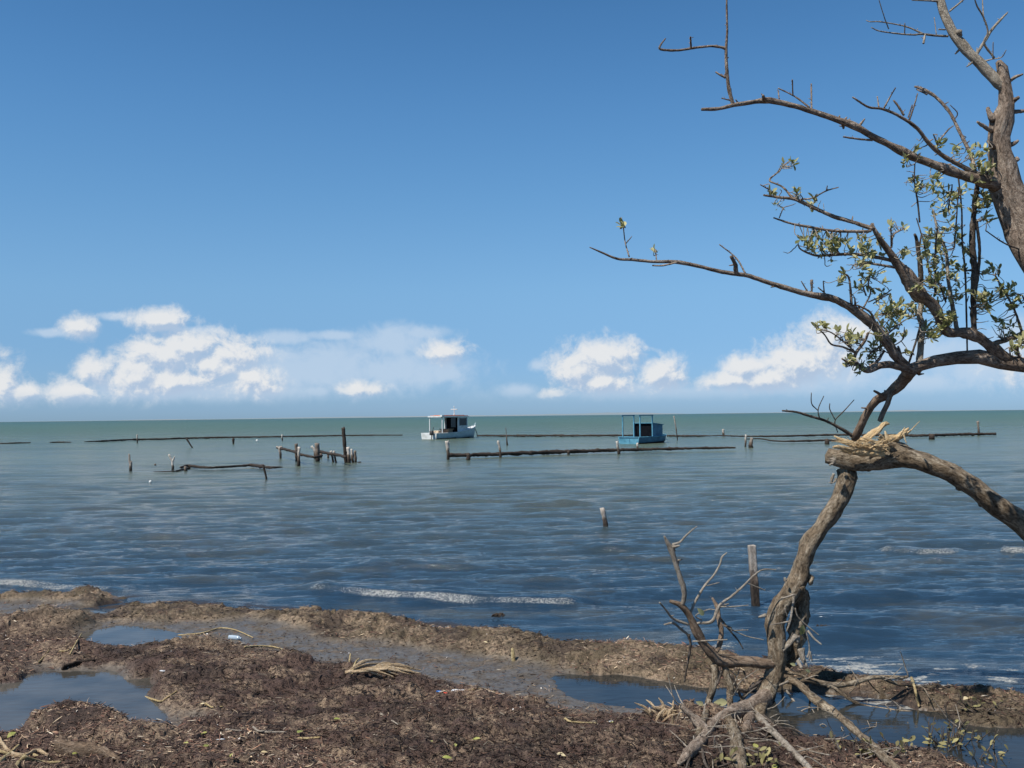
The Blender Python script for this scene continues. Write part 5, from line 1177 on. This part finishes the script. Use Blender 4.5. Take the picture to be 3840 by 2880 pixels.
stick('reed', zG, [(1800, 815), (1840, 860), (1875, 900)], .012, STRAW, 'floating reed in the right-hand pool near the leafy clump', 'reed', GS)
stick('reed', zG, [(1070, 745), (1130, 748), (1190, 768)], .006, TWIG_P, 'thin white twig floating in the right-hand pool', 'twig', GS)
def stake():
    b_ = gpt(*z7(1305, 598), dz=-.03); t_ = b_ + np.array([-.01, 0, .14]); mb = MB()
    tube(mb, [b_, (b_ + t_) / 2, t_], [.018, .022, .014], rough=.3, flat=.5, seg=8)
    tag(mb.build('small_stake', STRAW, None, tuple(b_)), 'short yellowish stake stuck upright in the grey mud', 'stake')
stake()
# palm frond: rib with long dry leaflets
FR = empty('palm_frond', tuple(gpt(*z7(350, 700)))); tag(FR, 'dry tan palm frond lying on the wet mud in the middle of the beach', 'palm frond'); fo_ = tuple(FR.location)
mb = MB(); a = gpt(*z7(310, 690), dz=.02); bb = gpt(*z7(560, 690), dz=.06); tube(mb, [a, (a + bb) / 2, bb], [.016, .013, .008], rough=.1); mb.build('rib', PALM, FR, fo_)
for i in range(36):
    t_ = i / 35; s_ = a + (bb - a) * t_ * .8; ang = rd.normal(.06, .22); L = rd.uniform(.30, .60) * (1 - .3 * t_)
    if i < 3: ang = .8 + .15 * i; L = .45
    e_ = s_ + np.array([math.cos(ang) * L, math.sin(ang) * L * .6, 0]); e_[2] = hz_at(e_[0], e_[1]) + .01 + (.05 if ang > .2 else .0)
    mb = MB(); mid = (s_ + e_) / 2 + np.array([0, 0, .022 + rd.uniform(0, .02)]); tube(mb, [s_, mid, e_], [.008, .014, .003], rough=.1, flat=.15, seg=6); mb.build('leaflet', PALM, FR, fo_)
# bits of litter
CLEAR = mat_plain('clear_plastic', (.33, .39, .44), (.25, .31, .37), 10, .2, .6, .05); WPL = mat_plain('white_plastic', (.50, .51, .52), (.38, .38, .38), 12, .5)
BCAP = mat_plain('blue_plastic', (.02, .10, .35), (.03, .12, .3), 8, .3); RPL = mat_plain('red_plastic', (.45, .06, .03), (.35, .05, .03), 8, .5)
def bottle(x, y, reg, ang, L, label, m_):
    p = gpt(*reg(x, y), dz=.016); o = empty('plastic_bottle', tuple(p)); d = np.array([math.cos(ang), math.sin(ang), .0])
    tag(o, label, 'bottle', 'plastic bottles on the beach'); mb = MB()
    tube(mb, [p - d * L * .5, p - d * L * .45, p + d * L * .2, p + d * L * .34, p + d * L * .42], [.014, .024, .024, .019, .010], rough=.12, seg=12); mb.build('body', m_, o, tuple(p))
    mb = MB(); tube(mb, [p + d * L * .42, p + d * L * .5], [.010, .010], rough=0, seg=10); mb.build('cap', m_, o, tuple(p))
bottle(1625, 550, z6, -.4, .15, 'clear crushed plastic bottle lying on the mud among thin reeds', CLEAR)
bottle(990, 796, z7, .05, .14, 'whitish plastic bottle half sunk in the wrack, right of the palm frond', WPL)
def scrap(x, y, reg, s_, m_, label, cat='litter', name='litter_scrap'):
    p = gpt(*reg(x, y), dz=.012); mb = MB(); n = 7; V_ = [p + np.array([0, 0, s_ * .25])]
    for k in range(n): a_ = k / n * 6.28; q = s_ * rd.uniform(.6, 1.1); V_.append(p + np.array([math.cos(a_) * q, math.sin(a_) * q * .7, rd.uniform(0, s_ * .3)]))
    V_ += [v - np.array([0, 0, .004]) for v in V_]
    f = [(0, 1 + k, 1 + (k + 1) % n) for k in range(n)] + [(n + 1, n + 2 + (k + 1) % n, n + 2 + k) for k in range(n)] + [(1 + k, n + 2 + k, n + 2 + (k + 1) % n, 1 + (k + 1) % n) for k in range(n)]
    mb.add(V_, f); tag(mb.build(name, m_, None, tuple(p)), label, cat, 'scraps of litter on the wrack')
scrap(612, 746, z7, .035, WPL, 'white scrap just below the palm frond'); scrap(865, 788, z7, .03, BCAP, 'small blue scrap left of the whitish bottle'); scrap(905, 798, z7, .025, RPL, 'small red scrap between blue scrap and whitish bottle')
scrap(425, 556, z6, .025, RPL, 'orange-red scrap on the seaweed clod at the left'); scrap(1130, 782, z6, .03, WPL, 'white scrap on the seaweed heap right of the left puddle'); scrap(1530, 1265, z6, .03, WPL, 'white curl of litter on the dark wrack, lower middle'); scrap(1885, 945, z7, .02, WPL, 'small white scrap above the green leaf near the roots')
# fallen leaves, one object each
LEAFY = None
def mat_fallen(name, c1, c2):
    M_, t, b = mat(name, .55, .3); n = Noise(t, objco(t), 40, 3); t.links.new(Mix(t, Mr(t, n, .4, .6), c1, c2), b.inputs['Base Color']); return M_
YG = mat_fallen('fallen_leaf_yellow_green', (.20, .22, .05), (.30, .28, .09)); TN = mat_fallen('fallen_leaf_tan', (.42, .33, .18), (.50, .42, .26))
leaf0 = None
spots = [(z6, 390, 1050, .04, YG), (z6, 330, 1068, .035, TN), (z6, 600, 1250, .06, TN), (z6, 545, 1290, .045, YG), (z6, 1390, 1192, .035, YG), (z6, 1268, 1288, .035, YG), (z6, 1445, 1305, .035, YG), (z6, 1590, 1385, .04, YG), (z6, 2095, 1200, .07, YG), (z6, 1850, 1330, .035, TN), (z6, 1380, 985, .03, TN), (z6, 50, 1285, .07, YG),
         (z7, 960, 1125, .035, YG), (z7, 815, 1128, .03, YG), (z7, 940, 1195, .05, YG), (z7, 1060, 1085, .045, YG), (z7, 1880, 978, .04, YG), (z7, 1615, 1198, .05, TN), (z7, 280, 960, .04, YG), (z7, 1150, 490, .04, TN), (zG, 1730, 515, .05, TN), (zG, 205, 985, .06, YG), (zG, 60, 915, .06, YG), (zG, 1590, 318, .05, TN)]
for i, (rg, x, y, L, m_) in enumerate(spots):
    p = gpt(*rg(x, y), dz=.022); lv = Leaves(); a_ = rd.rand() * 6.28
    lv.leaf(np.zeros(3), np.array([math.cos(a_), math.sin(a_), .25]), np.array([rd.normal(0, .3), -.35, 1.0]), L * 1.2, L * .6, .5)
    o = lv.build('fallen_leaf', None, (0, 0, 0), m_); o.location = p
    tag(o, ('small yellow-green fallen leaf lying on the dark wrack' if m_ is YG else 'small dry tan fallen leaf lying on the dark wrack'), 'leaf', 'fallen leaves on the wrack')
# heap of reeds and bark in the lower left corner
for i, (pts, r_, lb, mm) in enumerate((([(80, 1340), (170, 1325), (260, 1345), (330, 1390)], .022, 'curved thick pale reed in the bottom left corner', PALM), ([(120, 1430), (190, 1370), (265, 1300)], .016, 'straight reed rising across the curved one, bottom left', STRAW),
                                     ([(-40, 1290), (60, 1300), (110, 1285)], .018, 'brown-tan reed at the left edge, above the bottom corner', PALM), ([(0, 1420), (60, 1385), (130, 1345)], .015, 'reed under the curved one at the bottom left edge', STRAW), ([(160, 1425), (300, 1428), (420, 1430)], .022, 'flat pale reed along the very bottom left', STRAW), ([(-60, 1345), (20, 1350), (90, 1370)], .014, 'thin tan reed at the left edge under the brown-tan one', STRAW))):
    stick('reed', z6, pts, r_, mm, lb, 'reed', GS, flat=.5, lift=.03)
stick('bark_piece', z6, [(400, 1350), (520, 1335), (680, 1365), (830, 1380)], .065, BARK_R, 'flat pinkish-brown piece of bark in the lower left', 'bark', flat=.35, lift=.025)
# pale heap of broken leaves left of the roots
o = empty('leaf_litter_heap', tuple(gpt(*zC(270, 1300)))); tag(o, 'little fan of dry tan leaf strips left of the root tangle', 'dry leaves'); oo = tuple(o.location); mb = MB()
for i in range(34):
    s_ = gpt(*zC(270 + rd.normal(0, 55), 1320 + rd.normal(0, 18)), dz=.01); a_ = rd.uniform(-2.9, .2); L = rd.uniform(.06, .16)
    e_ = s_ + np.array([math.cos(a_) * L, rd.normal(0, .03), abs(math.sin(a_)) * L * .6 + .01]); tube(mb, [s_, (s_ + e_) / 2 + [0, 0, .01], e_], [.007, .011, .003], flat=.2, seg=6)
mb.build('leaf_strip', PALM, o, oo)['kind'] = 'stuff'
# leafy clumps by the right-hand pool
def clump(x, y, reg, n, rad, label, hgt=.22):
    p = gpt(*reg(x, y)); o = empty('leafy_clump', tuple(p)); tag(o, label, 'plant', 'leafy twig clumps on the beach'); tw = MB(); lv = Leaves()
    for i in range(n):
        a_ = rd.rand() * 6.28; q = rad * rd.rand(); s_ = p + np.array([math.cos(a_) * q, math.sin(a_) * q * .6, -.02]); e_ = s_ + np.array([rd.normal(0, .08), rd.normal(0, .06), rd.uniform(.3, 1) * hgt])
        tube(tw, [s_, (s_ + e_) / 2 + rd.normal(0, .012, 3), e_], [.006, .004, .002], rough=.1)
        for k in range(rd.randint(1, 4)):
            v = rd.normal(0, 1, 3); v[2] = abs(v[2]); L = rd.uniform(.03, .06); lv.leaf(s_ + (e_ - s_) * rd.uniform(.1, 1), v, np.array([rd.normal(0, .5), -.5, 1]), L, L * .45, min(1, max(0, rd.normal(.4, .35))))
    tw.build('stem', TWIG_D, o, tuple(p)); lv.build('foliage', o, tuple(p), DULL)
clump(1620, 900, zG, 34, .34, 'leafy drift of green and dead twigs at the edge of the right-hand pool', .26)
clump(1850, 1000, zG, 16, .22, 'smaller twig clump in the bottom right beside the pool', .14)
clump(1840, 640, zG, 7, .09, 'tiny tuft of green and pale leaves on the far side of the right-hand pool', .12)
clump(60, 980, zG, 22, .22, 'leafy debris caught under the pale roots', .12)
clump(1000, 930, zG, 16, .2, 'pale leafy debris around the end of the thick right root', .14)
clump(1110, 260, zG, 8, .12, 'knot of brown twigs on the wrack behind the right roots', .12)
# twigs tangled on the ground round the roots
o = empty('twig_tangle', tuple(gpt(*zC(900, 1450)))); tag(o, 'tangle of thin bleached twigs lying around the foot of the broken tree', 'twigs'); mb = MB()
for i in range(50):
    s_ = gpt(*zC(rd.uniform(350, 1650), rd.uniform(1300, 1640)), dz=.01); a_ = rd.rand() * 6.28; L = rd.uniform(.1, .35); e_ = s_ + np.array([math.cos(a_) * L, math.sin(a_) * L * .6, rd.uniform(0, .08)]); e_[2] = max(e_[2], hz_at(e_[0], e_[1]) + .01)
    tube(mb, [s_, (s_ + e_) / 2 + rd.normal(0, .02, 3) + [0, 0, .02], e_], [.005, .004, .002], rough=.2)
mb.build('twig', TWIG_P, o, tuple(o.location))['kind'] = 'stuff'
# shoreline sprigs and floating weed
def floating(px, py, L, label):
    p = onz(px * D, py * D, 0); mb = MB()
    for i in range(14):
        s_ = np.array([p.x + rd.normal(0, L * .35), p.y + rd.normal(0, L * .2), .012]); a_ = rd.normal(0, .5); q = L * rd.uniform(.3, .7)
        e_ = s_ + np.array([math.cos(a_) * q, math.sin(a_) * q * .5, .01]); tube(mb, [s_, (s_ + e_) / 2 + [0, 0, .02], e_], [.006, .009, .003], rough=.4, flat=.5, seg=6)
    tag(mb.build('floating_weed', WETW, None, tuple(p)), label, 'seaweed', 'clumps of weed floating off the beach')
floating(1068, 1334, .13, 'dark clump of weed floating off the middle of the beach'); floating(1775, 1360, .09, 'small reddish weed clump floating right of the trunk')
